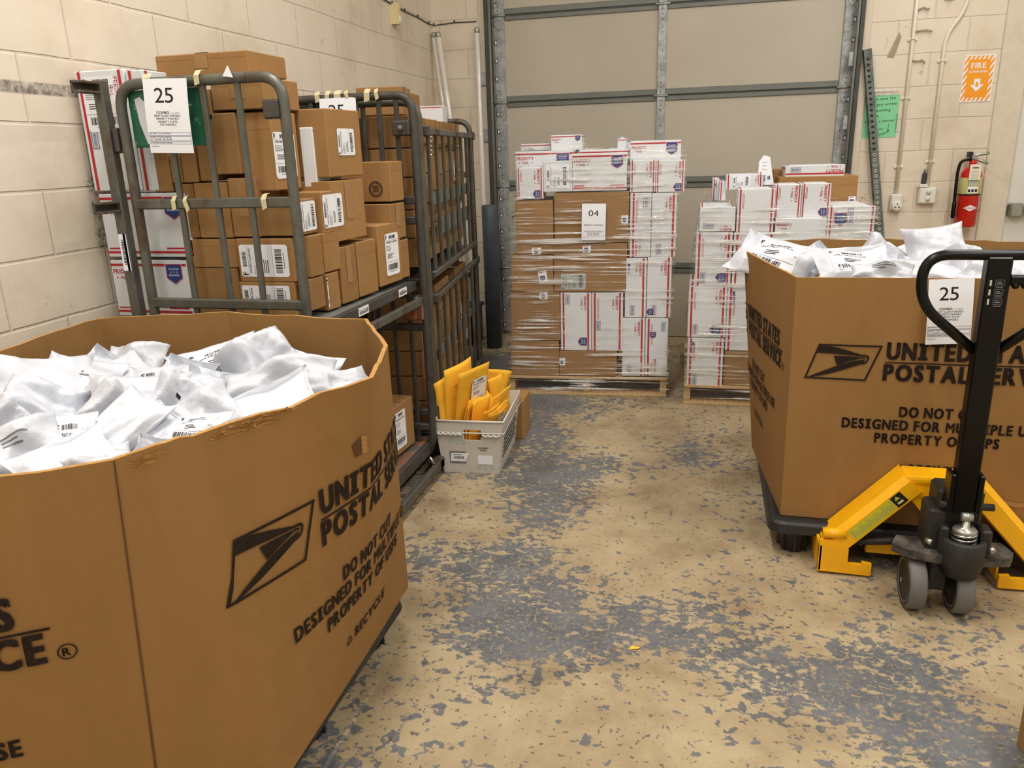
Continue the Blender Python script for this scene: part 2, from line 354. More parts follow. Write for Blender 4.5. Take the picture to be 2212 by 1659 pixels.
# ------------------------------------------------------------------ mesh helpers
class MB:
    """collects shapes with several materials; build() links them as ONE mesh object"""
    def __init__(s): s.v, s.f, s.m, s.sm, s.mats = [], [], [], [], []
    def slot(s, mat):
        if mat not in s.mats: s.mats.append(mat)
        return s.mats.index(mat)
    def add(s, vs, fs, mat, smooth=False, T=None):
        k = len(s.v); mi = s.slot(mat)
        s.v += [tuple(T @ Vector(p)) if T else tuple(p) for p in vs]
        for f in fs:
            s.f.append([k + i for i in f]); s.m.append(mi); s.sm.append(smooth)
        return s
    def box(s, lo, hi, mat, bev=0.0, T=None, seg=1):
        c = [(lo[i] + hi[i]) / 2 for i in range(3)]; d = [abs(hi[i] - lo[i]) for i in range(3)]
        bm = bmesh.new(); bmesh.ops.create_cube(bm, size=1)
        for v in bm.verts: v.co = Vector((c[0] + v.co.x * d[0], c[1] + v.co.y * d[1], c[2] + v.co.z * d[2]))
        bev = min(bev, 0.45 * min(d))
        if bev > 0: bmesh.ops.bevel(bm, geom=bm.edges[:], offset=bev, segments=seg, affect='EDGES', profile=0.6)
        return s.bm(bm, mat, T)
    def bm(s, bm, mat, T=None, smooth=False):
        bm.verts.ensure_lookup_table(); bm.verts.index_update()
        s.add([v.co[:] for v in bm.verts], [[v.index for v in f.verts] for f in bm.faces], mat, smooth, T); bm.free(); return s
    def tube(s, pts, r, mat, n=12, ry=None, caps=True, T=None, closed=False, square=False, up=None):
        """sweeps a round (or square) profile along points"""
        pts = [Vector(p) for p in pts]; ry = ry or r
        L = len(pts); vs, fs = [], []; prev = None
        prof = [(-1, -1), (1, -1), (1, 1), (-1, 1)] if square else [(math.cos(2 * math.pi * i / n), math.sin(2 * math.pi * i / n)) for i in range(n)]
        n = len(prof)
        for i, p in enumerate(pts):
            a = pts[i - 1] if (i or closed) else p; b = pts[(i + 1) % L] if (i < L - 1 or closed) else p
            t = ((p - a).normalized() if p != a else Vector((0, 0, 0))) + ((b - p).normalized() if b != p else Vector((0, 0, 0)))
            t.normalize()
            if prev is None:
                u = Vector(up) if up else (Vector((0, 0, 1)) if abs(t.z) < 0.9 else Vector((1, 0, 0)))
            else: u = prev
            x = t.cross(u)
            if x.length < 1e-6: x = t.cross(Vector((0.3, 1, 0.2)))
            x.normalize(); y = x.cross(t).normalized(); prev = y
            k = 1.0
            if 0 < i < L - 1:
                cs = max(0.35, math.sqrt(max(0.0, (1 + (p - a).normalized().dot((b - p).normalized())) / 2))); k = 1 / cs if square else 1.0
            vs += [p + x * (r * k * c) + y * (ry * d) for c, d in prof]
        for i in range(L if closed else L - 1):
            for j in range(n):
                a = i * n + j; b = i * n + (j + 1) % n; c = ((i + 1) % L) * n + (j + 1) % n; d = ((i + 1) % L) * n + j
                fs.append([a, b, c, d])
        if caps and not closed: fs += [list(range(n))[::-1], [(L - 1) * n + j for j in range(n)]]
        return s.add(vs, fs, mat, not square, T)
    def lathe(s, prof, mat, n=24, T=None, smooth=True):
        """profile of (radius, height) about local z"""
        vs, fs = [], []
        for r, z in prof:
            vs += [(r * math.cos(2 * math.pi * j / n), r * math.sin(2 * math.pi * j / n), z) for j in range(n)]
        for i in range(len(prof) - 1):
            for j in range(n): fs.append([i * n + j, i * n + (j + 1) % n, (i + 1) * n + (j + 1) % n, (i + 1) * n + j])
        fs.append(list(range(n))[::-1]); fs.append([(len(prof) - 1) * n + j for j in range(n)])
        return s.add(vs, fs, mat, smooth, T)
    def prism(s, poly, z0, z1, mat, T=None):
        n = len(poly)
        vs = [(x, y, z0) for x, y in poly] + [(x, y, z1) for x, y in poly]
        fs = [list(range(n))[::-1], list(range(n, 2 * n))] + [[i, (i + 1) % n, n + (i + 1) % n, n + i] for i in range(n)]
        return s.add(vs, fs, mat, False, T)
    def flat(s, poly, mat, F):
        """flat polygon / (verts, faces) on frame F = (origin, ux, uy)"""
        O, ux, uy = F
        if isinstance(poly, tuple): vs, fs = poly
        else: vs, fs = poly, [list(range(len(poly)))]
        return s.add([O + ux * x + uy * y for x, y in vs], fs, mat)
    def rect(s, x0, y0, x1, y1, mat, F): return s.flat([(x0, y0), (x1, y0), (x1, y1), (x0, y1)], mat, F)
    def build(s, name, parent=None, loc=None, rot=None):
        me = bpy.data.meshes.new(name); me.from_pydata(s.v, [], s.f)
        for mt in s.mats: me.materials.append(mt)
        me.polygons.foreach_set('material_index', s.m); me.polygons.foreach_set('use_smooth', s.sm)
        me.update()
        o = bpy.data.objects.new(name, me); C.objects.link(o)
        if parent: o.parent = parent
        if loc: o.location = loc
        if rot: o.rotation_euler = rot
        return o
def tag(o, label=None, cat=None, group=None, kind=None):
    if label: o['label'] = label
    if cat: o['category'] = cat
    if group: o['group'] = group
    if kind: o['kind'] = kind
    return o
def thing(name, label, cat, loc=(0, 0, 0), rotz=0.0, group=None):
    o = bpy.data.objects.new(name, None); C.objects.link(o); o.empty_display_size = 0.1
    o.location = loc; o.rotation_euler = (0, 0, rotz)
    return tag(o, label, cat, group)
def copy_tree(o, parent=None):
    c = o.copy(); C.objects.link(c)
    if parent: c.parent = parent
    for ch in list(o.children): copy_tree(ch, c)
    return c
def fillet(pts, r, seg=6):
    pts = [Vector(p) for p in pts]; out = [pts[0]]
    for i in range(1, len(pts) - 1):
        a, p, b = pts[i - 1], pts[i], pts[i + 1]
        d0 = (a - p).normalized(); d1 = (b - p).normalized()
        k = min(r, (a - p).length * 0.49, (b - p).length * 0.49)
        s0, s1 = p + d0 * k, p + d1 * k
        for j in range(seg + 1):
            t = j / seg; out.append(s0 * (1 - t) ** 2 + p * 2 * t * (1 - t) + s1 * t * t)
    out.append(pts[-1]); return out
def frame(O, ux, uy): return (Vector(O), Vector(ux), Vector(uy))
def place(F, x, y, ang=0.0, k=1.0):
    """sub-frame at (x, y) of frame F, turned by ang degrees and scaled"""
    O, ux, uy = F; c, s_ = math.cos(R(ang)), math.sin(R(ang))
    return (O + ux * x + uy * y, (ux * c + uy * s_) * k, (uy * c - ux * s_) * k)

# lettering: flat glyph meshes from the built-in font
_gl = {}
def glyph(ch, bold):
    key = (ch, bold)
    if key in _gl: return _gl[key]
    cu = bpy.data.curves.new('glyph', 'FONT'); cu.body = ch; cu.size = 1.0; cu.resolution_u = 3; cu.offset = 0.0 if ch in 'Mm' else bold; cu.fill_mode = 'FRONT'
    o = bpy.data.objects.new('glyph', cu); C.objects.link(o)
    dg = bpy.context.evaluated_depsgraph_get(); dg.update()
    me = o.evaluated_get(dg).to_mesh()
    vs = [(v.co.x, v.co.y) for v in me.vertices]; fs = [list(p.vertices) for p in me.polygons]
    o.evaluated_get(dg).to_mesh_clear()
    bpy.data.objects.remove(o); bpy.data.curves.remove(cu)
    xs = [v[0] for v in vs] or [0, 0.28]
    _gl[key] = ([(x - min(xs), y) for x, y in vs], fs, max(xs) - min(xs)); return _gl[key]
CAPH = None
def text(s, cap, bold=0.0, space=0.12, wide=1.0, serif_i=False):
    """returns (verts, faces) and width; baseline at y=0, capital height = cap"""
    global CAPH
    if CAPH is None: CAPH = max(y for x, y in glyph('H', 0.0)[0])
    k = cap / CAPH; x = 0.0; V, Fc = [], []
    for ch in s:
        if ch == ' ': x += 0.34 * k * wide; continue
        if ch == 'I' and serif_i:
            W = 0.40; t = 0.10; st = 0.19
            n = len(V); H = CAPH
            for (a, b, c, d) in ((0, 0, W, t), (0, H - t, W, H), (W / 2 - st / 2, t, W / 2 + st / 2, H - t)):
                q = len(V); V += [(x + a * k * wide, b * k), (x + c * k * wide, b * k), (x + c * k * wide, d * k), (x + a * k * wide, d * k)]; Fc.append([q, q + 1, q + 2, q + 3])
            x += (W + space) * k * wide; continue
        gv, gf, gw = glyph(ch, bold); q = len(V)
        V += [(x + a * k * wide, b * k) for a, b in gv]; Fc += [[q + i for i in f] for f in gf]
        x += (gw + space) * k * wide
    return (V, Fc), x
def put_text(mb, s, cap, mat, F, x, y, bold=0.0, align='l', space=0.12, wide=1.0, fit=None, serif_i=False):
    (V, Fc), wd = text(s, cap, min(bold, .014), space + 2 * max(0, bold - .014), wide, serif_i)
    if fit:
        q = fit / wd; V = [(a * q, b) for a, b in V]; wd = fit
    ox = x - (wd / 2 if align == 'c' else wd if align == 'r' else 0)
    e = max(0, bold - .014) * cap * 1.35
    for dx, dy in (((0, 0), (-e, e * .5), (e, e * .5), (-e, -e * .5), (e, -e * .5)) if e > 0 else ((0, 0),)):
        mb.flat(([(a + ox + dx, b + y + dy) for a, b in V], Fc), mat, F)
        F = (F[0] + F[1].cross(F[2]).normalized() * .00006, F[1], F[2])
    return wd
def barcode(mb, F, x, y, w_, h_, mat, seed=1, vertical=False):
    rg = random.Random(seed); p = 0.0; tot = h_ if vertical else w_
    while p < tot:
        b = rg.choice((1, 1, 2, 3)) * tot / 60; g = rg.choice((1, 1, 2)) * tot / 60
        if p + b > tot: break
        if vertical: mb.rect(x, y + p, x + w_, y + p + b, mat, F)
        else: mb.rect(x + p, y, x + p + b, y + h_, mat, F)
        p += b + g
def star(mb, F, x, y, r, mat):
    mb.flat([(x + (r if i % 2 == 0 else r * 0.42) * math.sin(i * math.pi / 5), y + (r if i % 2 == 0 else r * 0.42) * math.cos(i * math.pi / 5)) for i in range(10)], mat, F)

# ------------------------------------------------------------------ the room
XL, YB, XR, YF, ZC = -2.06, 5.95, 3.9, -3.4, 4.3
def slab(name, lo, hi, mat, bev=0):
    o = MB().box(lo, hi, mat, bev).build(name); return tag(o, kind='structure')
tag(MB().box((XL - .3, YF - .3, -.12), (XR + .3, YB + .3, 0), M['floor']).build('floor'), kind='structure')
slab('ceiling', (XL - .3, YF - .3, ZC), (XR + .3, YB + .3, ZC + .1), M['ceil'])
slab('wall_left', (XL - .2, YF, 0), (XL, YB + .3, ZC), M['wall_l'])
slab('wall_right', (XR, YF, 0), (XR + .2, YB + .3, ZC), M['ceil'])
slab('wall_front', (XL - .2, YF - .2, 0), (XR + .2, YF, ZC), M['ceil'])
DX0, DX1, DZ = -1.64, 0.93, 3.3          # big sectional door opening
EX0, EX1, EZ = 1.93, 2.90, 2.6          # personnel door opening
wb = MB()
for a, b, z0, z1 in ((XL, DX0, 0, ZC), (DX0, DX1, DZ, ZC), (DX1, EX0, 0, ZC), (EX0, EX1, EZ, ZC), (EX1, XR, 0, ZC)):
    wb.box((a, YB, z0), (b, YB + .22, z1), M['wall_b'])
tag(wb.build('wall_back'), kind='structure')
# painted steel jambs around both doors
tr = MB()
for a, b in ((DX0 - .055, DX0 - .005), (DX1 + .005, DX1 + .055)):
    tr.box((a, YB - .012, 0), (b, YB + .02, DZ + .05), M['cream'], .004)
tag(tr.build('trim_1'), kind='structure')
tr = MB()
tr.box((EX0 - .16, YB - .02, 0), (EX0, YB + .05, EZ + .06), M['cream'], .005).box((EX1, YB - .02, 0), (EX1 + .16, YB + .05, EZ + .06), M['cream'], .005)
tr.box((EX0 - .16, YB - .02, EZ), (EX1 + .16, YB + .05, EZ + .10), M['cream'], .005)
tag(tr.build('trim_2'), kind='structure')

# sectional dock door
door = tag(thing('door_1', None, None, ((DX0 + DX1) / 2, YB, 0)), kind='structure')
def dpart(mb, name): return mb.build(name, door, loc=(-(DX0 + DX1) / 2, -YB, 0))
zs = [0.0, 0.535, 1.165, 1.775, 2.375, 2.98, 3.3]
YD = YB + 0.055
for i in range(len(zs) - 1):
    mb = MB(); mb.box((DX0 + .03, YD, zs[i] + .004), (DX1 - .03, YD + .04, zs[i + 1] - .004), M['doorpanel'], .004)
    dpart(mb, 'door_panel')
for i, z in enumerate(zs[1:-1]):
    mb = MB()
    for a, b in ((DX0 + .13, -0.40), (-0.34, DX1 - .11)):
        mb.box((a, YD - .012, z + .006), (b, YD + .004, z + .046), M['gpaint'], .003)
        mb.box((a, YD - .010, z - .034), (b, YD + .004, z - .005), M['gpaint'], .003)
        mb.box((a, YD - .004, z - .006), (b, YD + .004, z + .007), M['dkgrey'])
    dpart(mb, 'door_rail')
for xa, xb, nm in ((DX0 + .045, DX0 + .125, 'door_stile'), (-0.40, -0.34, 'door_stile'), (DX1 - .11, DX1 - .03, 'door_stile')):
    mb = MB(); rg = random.Random(int(xa * 100))
    mb.box((xa, YD - .016, 0.02), (xb, YD + .004, 3.28), M['galv'], .003)
    F = frame((xa, YD - .0168, 0), (1, 0, 0), (0, 0, 1)); W = xb - xa
    outer = xa < -1 or xa > .5
    for z in [k * .125 + .07 for k in range(26)]:
        for q in range(2 if outer else 1):
            x = W * rg.uniform(.15, .85) if outer else W * .5
            mb.flat([(x + .004 * math.cos(t * math.pi / 4), z + q * .05 + .004 * math.sin(t * math.pi / 4)) for t in range(8)], M['dkgrey'], F)
        if outer:
            xe = .012 if xa < -1 else W - .012; s_ = 1 if xa < -1 else -1
            mb.rect(xe - .012, z - .017, xe + .012, z + .017, M['dkgrey'], F)
            mb.flat([(xe - .004 * s_, z - .013)] + [(xe - .004 * s_ + s_ * .014 * math.sin(t * math.pi / 6), z - .013 * math.cos(t * math.pi / 6)) for t in range(1, 6)] + [(xe - .004 * s_, z + .013)], M['paper'], (F[0] + Vector((0, -.0004, 0)), F[1], F[2]))  # half-moon holes: the light showing through is painted white on dark squares
    dpart(mb, nm)
    for z in zs[1:-1]:
        mb = MB(); cx = (xa + xb) / 2; F = frame((cx, YD - .0225, z), (1, 0, 0), (0, 0, 1))
        for sgn in (1, -1):
            poly = [(-.028, .010 * sgn), (.028, .010 * sgn), (.026, .06 * sgn), (.008, .10 * sgn), (-.008, .10 * sgn), (-.026, .06 * sgn)]
            if sgn < 0: poly = poly[::-1]
            mb.prism(poly, -.003, .003, M['galv'], Matrix.Translation((cx, YD - .0195, z)) @ Matrix.Rotation(R(90), 4, 'X'))
            for zz in (.03, .062, .088):
                mb.lathe([(.006, 0), (.006, .004), (.003, .006)], M['chrome'], 8, Matrix.Translation((cx, YD - .0228, z + zz * sgn)) @ Matrix.Rotation(R(90), 4, 'X'))
        mb.tube([(cx - .05, YD - .022, z), (cx + .05, YD - .022, z)], .008, M['galv'], 8)
        dpart(mb, 'door_hinge')
for x, s_ in ((DX0 + .012, 1), (DX1 - .012, -1)):
    mb = MB()
    mb.box((x - .014, YB - .05, 0.02), (x + .014, YB - .044, 3.3), M['dkgrey'], .002)
    mb.box((x - .014, YB - .05, 0.02), (x - .009, YB + .04, 3.3), M['dkgrey'], .002)
    mb.tube([(x + .022 * s_, YB - .038, .02), (x + .022 * s_, YB - .038, 3.3)], .011, M['gpaint'], 10)
    for z in (.5, 1.5, 1.9, 2.6): mb.box((x - .06, YB - .03, z), (x + .02, YB - .02, z + .09), M['galv'], .002)
    dpart(mb, 'door_track')
    mb = MB()
    for z in zs[1:-1]: mb.tube([(x, YD - .012, z), (x + .11 * s_, YD - .012, z)], .007, M['chrome'], 8)
    dpart(mb, 'roller_shaft')

# personnel door at the right edge
d2 = tag(thing('door_2', None, None, ((EX0 + EX1) / 2, YB, 0)), kind='structure')
off2 = (-(EX0 + EX1) / 2, -YB, 0)
MB().box((EX0 + .004, YB + .01, .01), (EX1 - .004, YB + .055, EZ - .004), M['white_door'], .003).build('door_leaf', d2, off2)
mb = MB(); mb.box((EX0 + .03, YB - .055, .915), (EX1 - .05, YB - .02, .985), M['alum'], .012)
mb.box((EX0 + .01, YB - .06, .905), (EX0 + .09, YB + .012, .995), M['alum'], .01).box((EX1 - .12, YB - .06, .9), (EX1 - .03, YB + .012, 1.0), M['alum'], .01)
mb.box((EX0 + .09, YB - .062, .93), (EX1 - .12, YB - .054, .972), M['gpaint'], .002)
mb.build('crash_bar', d2, off2)

# ------------------------------------------------------------------ things on the back wall
# slotted angle leaning beside the door
mb = MB(); H = 2.02; W = .052
mb.box((0, 0, 0), (W, .003, H), M['slot']).box((0, 0, 0), (.003, .045, H), M['slot'])
F = frame((0, -.0006, 0), (1, 0, 0), (0, 0, 1)); z = .04
while z < H - .05:
    hm = M['dkgrey'] if z > 1.35 else M['cream']; mb.rect(.018, z, .032, z + .018, hm, F); mb.rect(.013, z + .006, .037, z + .012, hm, F)  # slots are painted on: dark higher up, lit wall showing through below
    z += .036
o = mb.build('slotted_angle', loc=(1.262, YB - .05, 0), rot=(0, R(-9.2), 0))
tag(o, 'long slotted grey steel angle leaning on the wall right of the big door', 'steel angle')
# conduits with outlets
def conduit(x, zb, zt, label, bend):
    t = thing('conduit', label, 'conduit', (x, YB - .013, zb))
    pts = [(0, 0, 0), (0, 0, zt - zb)]
    if bend: pts = [(0, 0, 0), (0, 0, zt - zb), (.10, 0, zt - zb + .14), (.14, 0, zt - zb + .9)]
    MB().tube(fillet(pts, .12, 6), .0115, M['conduit'], 10).build('pipe', t)
    for z in ((.18, .62, .98, 1.36) if not bend else (.15, .78, 1.15)):
        m = MB(); m.box((-.03, .004, z), (.03, .012, z + .02), M['conduit'], .003).tube([(-.014, -.002, z + .01), (0, -.0145, z + .01), (.014, -.002, z + .01)], .004, M['conduit'], 6)
        m.build('strap', t)
    return t
conduit(1.24, 1.055, 2.95, 'white painted conduit nearest the big door running down to a round outlet', False)
conduit(1.432, 1.115, 2.06, 'white painted conduit that bends right near the top, above the square outlet', True)
t = thing('outlet_box', 'narrow white outlet box with one round socket under the left conduit', 'outlet', (1.243, YB, .955))
m = MB(); m.box((-.037, -.045, .0), (.037, 0, .11), M['outlet'], .008).build('box', t)
m = MB(); m.lathe([(.034, 0), (.034, .012), (.028, .016)], M['outlet'], 20, Matrix.Translation((.004, -.045, .032)) @ Matrix.Rotation(R(90), 4, 'X'))
F = frame((.004, -.0616, .032), (1, 0, 0), (0, 0, 1))
for a in (90, 210, 330): m.rect(-.003, .008, .003, .02, M['ink'], place(F, 0, 0, a - 90))
m.build('socket', t)
t = thing('outlet_box', 'square white double outlet box with a plugged-in adapter on top', 'outlet', (1.432, YB, 1.0))
MB().box((-.055, -.05, 0), (.055, 0, .105), M['outlet'], .008).build('box', t)
for z in (.03, .074):
    m = MB(); m.lathe([(.017, 0), (.017, .003)], M['outlet'], 16, Matrix.Translation((.003, -.05, z)) @ Matrix.Rotation(R(90), 4, 'X'))
    F = frame((.003, -.0536, z), (1, 0, 0), (0, 0, 1))
    m.rect(-.008, 0, -.005, .009, M['ink'], F).rect(.005, 0, .008, .009, M['ink'], F).rect(-.002, -.010, .002, -.005, M['ink'], F)
    m.build('socket', t)
m = MB(); m.box((-.06, -.05, .108), (.0, -.004, .118), M['outlet'], .004).box((-.055, -.045, .118), (-.005, -.006, .128), M['outlet'], .004).build('lid', t)
o = MB().box((-.013, -.018, 0), (.013, .0, .075), M['dkgrey'], .006).tube([(0, -.01, .075), (0, -.01, .10)], .006, M['gpaint'], 8).build('marker_pen', loc=(1.405, YB - .008, 1.128))
tag(o, 'grey marker standing on the square outlet box lid', 'marker')
# fire extinguisher
ex = thing('fire_extinguisher', 'red fire extinguisher with black hose hanging beside the white door', 'fire extinguisher', (1.672, YB - .085, .85))
MB().lathe([(.058, 0), (.064, .012), (.064, .33), (.060, .352), (.046, .372), (.026, .384), (.020, .40)], M['exred'], 28).build('cylinder', ex)
m = MB(); m.lathe([(.0645, .215), (.0648, .216), (.0648, .318), (.0645, .319)], M['exlabel'], 28)
Fx = lambda y: frame((0, -y, 0), (1, 0, 0), (0, 0, 1))
m.box((-.030, -.0662, .222), (.030, -.058, .262), M['paper']).box((-.028, -.0662, .27), (.028, -.058, .312), M['grey_paper'])
for x in (-.02, 0, .02): m.rect(x - .007, .228, x + .007, .246, M['ink'], Fx(.0666))
m.build('instruction_label', ex)
m = MB(); m.lathe([(.0652, .205), (.0668, .207), (.0668, .213), (.0652, .215)], M['ink'], 28); m.build('strap', ex)
m = MB(); m.flat([(-.042, .125), (0, .105), (.042, .125), (0, .145)], M['paper'], Fx(.0652)); put_text(m, 'AMEREX', .010, M['exred'], Fx(.0656), 0, .120, .03, 'c'); m.build('emblem', ex)
m = MB(); m.lathe([(.022, .40), (.024, .405), (.024, .425), (.016, .43), (.014, .445)], M['exred'], 16)
m.build('valve_collar', ex)
m = MB(); m.box((-.016, -.02, .43), (.016, .02, .462), M['alum'], .004).tube(fillet([(-.01, 0, .455), (.03, 0, .462), (.085, -.02, .472)], .02), .006, M['alum'], 8, ry=.009).tube(fillet([(-.01, 0, .44), (.03, 0, .43), (.085, -.02, .405)], .02), .006, M['alum'], 8, ry=.009)
m.build('handle', ex)
MB().box((-.03, -.012, .445), (-.008, .055, .482), M['navy'], .003).build('bracket', ex)
m = MB(); m.tube(fillet([(-.01, -.01, .435), (-.075, -.01, .43), (-.088, -.01, .36), (-.085, -.01, .19), (-.083, -.01, .15)], .06, 8), .010, M['black'], 10); m.build('hose', ex)
m = MB(); m.lathe([(.011, 0), (.014, .02), (.013, .10), (.010, .11)], M['black'], 14, Matrix.Translation((-.083, -.01, .055))); m.build('nozzle', ex)
m = MB(); m.box((-.035, -.079, .305), (.032, -.078, .405), M['tagw']); F = Fx(.0795)
m.rect(-.02, .379, .016, .385, M['ink'], F)
for i in range(6): m.rect(-.022, .36 - i * .009, .018, .3615 - i * .009, M['greyink'], F)
m.tube([(0, -.078, .405), (0, -.04, .44)], .0012, M['greyink'], 5); m.build('inspection_card', ex)
# orange sign
s = thing('fire_sign', 'orange and white striped FIRE extinguisher sign with down arrow on the wall', 'sign', (1.654, YB - .004, 1.645))
m = MB(); w_, h_ = .182, .285; m.box((-w_ / 2, 0, 0), (w_ / 2, .003, h_), M['paper'])
F = frame((-w_ / 2, -.0006, 0), (1, 0, 0), (0, 0, 1)); F2 = frame((-w_ / 2, -.0010, 0), (1, 0, 0), (0, 0, 1)); F3 = frame((-w_ / 2, -.0014, 0), (1, 0, 0), (0, 0, 1))
b = .022; st = .026
def stripe_strip(x0, y0, x1, y1):
    bmx = bmesh.new(); d = -1.0
    while d < w_ + h_:
        vs = [bmx.verts.new((x, y, 0)) for x, y in ((d, 0), (d + st * .55, 0), (d + st * .55 + h_ * .6, h_), (d + h_ * .6, h_))]
        bmx.faces.new(vs); d += st
    for co, no in (((x0, 0, 0), (-1, 0, 0)), ((x1, 0, 0), (1, 0, 0)), ((0, y0, 0), (0, -1, 0)), ((0, y1, 0), (0, 1, 0))):
        bmesh.ops.bisect_plane(bmx, geom=bmx.verts[:] + bmx.edges[:] + bmx.faces[:], plane_co=co, plane_no=no, clear_outer=True)
    bmx.verts.index_update(); m.flat(([(v.co.x, v.co.y) for v in bmx.verts], [[v.index for v in f.verts] for f in bmx.faces]), M['orange'], F); bmx.free()
e = .005
stripe_strip(e, e, w_ - e, e + b); stripe_strip(e, h_ - e - b, w_ - e, h_ - e); stripe_strip(e, e + b, e + b, h_ - e - b); stripe_strip(w_ - e - b, e + b, w_ - e, h_ - e - b)
m.rect(e + b, e + b, w_ - e - b, h_ - e - b, M['orange'], F2)
put_text(m, 'FIRE', .032, M['paper'], F3, w_ / 2, .205, .035, 'c', fit=.092)
put_text(m, 'EXTINGUISHER', .013, M['paper'], F3, w_ / 2, .178, .02, 'c', fit=.112)
ax, ay = w_ / 2, .062
m.flat(([(ax, ay), (ax + .040, ay + .042), (ax + .018, ay + .042), (ax + .018, ay + .078), (ax - .018, ay + .078), (ax - .018, ay + .042), (ax - .040, ay + .042)], [[0, 1, 2, 3, 4, 5, 6]]), M['paper'], F3)
F4 = (F3[0] + Vector((0, -.0004, 0)), F3[1], F3[2])
m.flat([(ax - .008, ay + .03), (ax + .008, ay + .03), (ax + .008, ay + .05), (ax + .003, ay + .06), (ax - .003, ay + .06), (ax - .008, ay + .05)], M['orange'], F4)
m.build('sign_face', s)
# green hand-written note in a plastic sleeve
nt_ = thing('paper_note', 'mint green hand-written note taped to the wall behind the slotted angle', 'note', (.99, YB - .003, 1.44))
m = MB(); m.box((0, 0, 0), (.212, .002, .272), M['mint']); F = frame((0, -.0008, 0), (1, 0, 0), (0, 0, 1))
for i, ln in enumerate(('Make sure the', 'date gets written', 'on incoming', 'boxes.')): put_text(m, ln, .017, M['ink'], place(F, .022, .238 - i * .036, 1.5), 0, 0, .004, fit=.013 * len(ln) if i != 1 else .178)
put_text(m, 'Here is a marker', .016, M['ink'], place(F, .012, .095, 2), 0, 0, .004, fit=.185)
put_text(m, 'sure you', .014, M['ink'], place(F, .05, .05, 0), 0, 0, .003); put_text(m, 'the lid', .012, M['ink'], place(F, .05, .028, 0), 0, 0, .003); put_text(m, 'Thanks!', .014, M['ink'], place(F, .105, .008, 22), 0, 0, .003)
m.rect(.158, .04, .1605, .085, M['ink'], F).flat([(.150, .052), (.1595, .034), (.169, .052), (.1595, .043)], M['ink'], F)
m.build('sheet', nt_)
m = MB(); m.box((.02, -.0015, .262), (.20, .0, .305), M['film']).box((.2, -.0015, .03), (.226, .0, .15), M['film']); m.build('clear_tape', nt_)
o = MB().prism([(0, 0), (.045, -.005), (.078, .12), (.062, .15), (.05, .125)], 0, .002, M['ducttape'], Matrix.Rotation(R(90), 4, 'X')).build('duct_tape', loc=(1.095, YB - .0005, 1.945))
tag(o, 'slanted strip of grey duct tape stuck high on the wall right of the door', 'tape')
for i, (x, z, l, lb) in enumerate(((1.25, 2.215, .07, 'uppermost'), (1.25, 2.09, .10, 'middle'), (1.252, 1.915, .075, 'lowest'))):
    o = MB().tube(fillet([(0, 0, 0), (l * .5, -.008, .018 - .012 * i), (l * .8, -.004, .004), (l, -.012, -.02 + .014 * (2 - i))], .02), .0035, M['ducttape'], 6, ry=.006).build('cable_clip', loc=(x, YB - .006, z))
    tag(o, lb + ' of three torn tape tabs sticking out beside the left conduit', 'tape')

# ------------------------------------------------------------------ things in the back left corner
def lamp_tube(x, y, lean, label):
    t = thing('fluorescent_tube', label, 'lamp tube', (x, y, 0.0)); t.rotation_euler = lean
    MB().lathe([(.016, .03), (.019, .035), (.019, 2.26), (.016, 2.265)], M['glasswhite'], 16).build('glass', t)
    for z in (0.0, 2.262):
        m = MB(); m.lathe([(.017, z), (.0195, z + .004), (.0195, z + .03), (.016, z + .036)], M['alum'], 16)
        for s_ in (-1, 1): m.tube([(s_ * .006, 0, z + .036 if z else z), (s_ * .006, 0, z + .046 if z else z - .0)], .0015, M['chrome'], 6)
        m.build('end_cap', t)
    return t
lamp_tube(-1.775, 5.78, (R(-3), R(-6.4), 0), 'left of two long lamp tubes leaning together in the back corner')
lamp_tube(-1.715, 5.76, (R(-3), R(-6.9), 0), 'right of two long lamp tubes leaning together in the back corner')
lamp_tube(-1.672, 5.82, (R(-2.6), R(-.8), 0), 'single upright lamp tube leaning on the wall beside the door track')
o = MB().lathe([(.058, 0), (.058, 1.05), (.050, 1.058)], M['bollard'], 24).build('bollard', loc=(-1.545, 5.52, 0))
tag(o, 'dark blue-grey steel bollard standing in front of the left door track', 'bollard')
m = MB(); m.box((-.11, -.09, 0), (.11, .09, .30), M['navy'], .012).box((-.125, -.105, .28), (.125, .105, .31), M['navy'], .008)
o = m.build('plastic_bin', loc=(-1.80, 5.64, 0)); tag(o, 'small dark blue plastic bin on the floor behind the bollard', 'bin')
sn = thing('motion_sensor', 'cream motion sensor mounted high on the left wall near the corner', 'sensor', (XL, 5.19, 2.24))
m = MB(); m.prism([(0, -.033), (.042, -.033), (.048, -.02), (.048, .02), (.042, .033), (0, .033)], 0, .125, M['beige']); m.build('housing', sn)
MB().box((.047, -.018, .015), (.052, .018, .055), M['paper'], .003).build('lens', sn)
m = MB(); pts = [(XL + .006, 5.0, 2.372), (XL + .006, 5.18, 2.362), (XL + .006, 5.40, 2.352), (XL + .006, 5.65, 2.350), (XL + .006, 5.88, 2.338), (XL + .02, YB - .008, 2.335), (-1.88, YB - .006, 2.345), (-1.71, YB - .006, 2.342)]
pts = [(XL + .006, 2.6, 2.70), (XL + .006, 3.8, 2.52)] + pts
m.tube(pts, .004, M['dkgrey'], 6); t = m.build('cable'); tag(t, 'thin dark cable clipped along both walls below the ceiling', 'cable')
for p in pts[3:9]:
    MB().box((p[0] - .004, p[1] - .006, p[2] + .004), (p[0] + .006, p[1] + .003, p[2] + .018), M['dkgrey'], .002).build('clip', t)

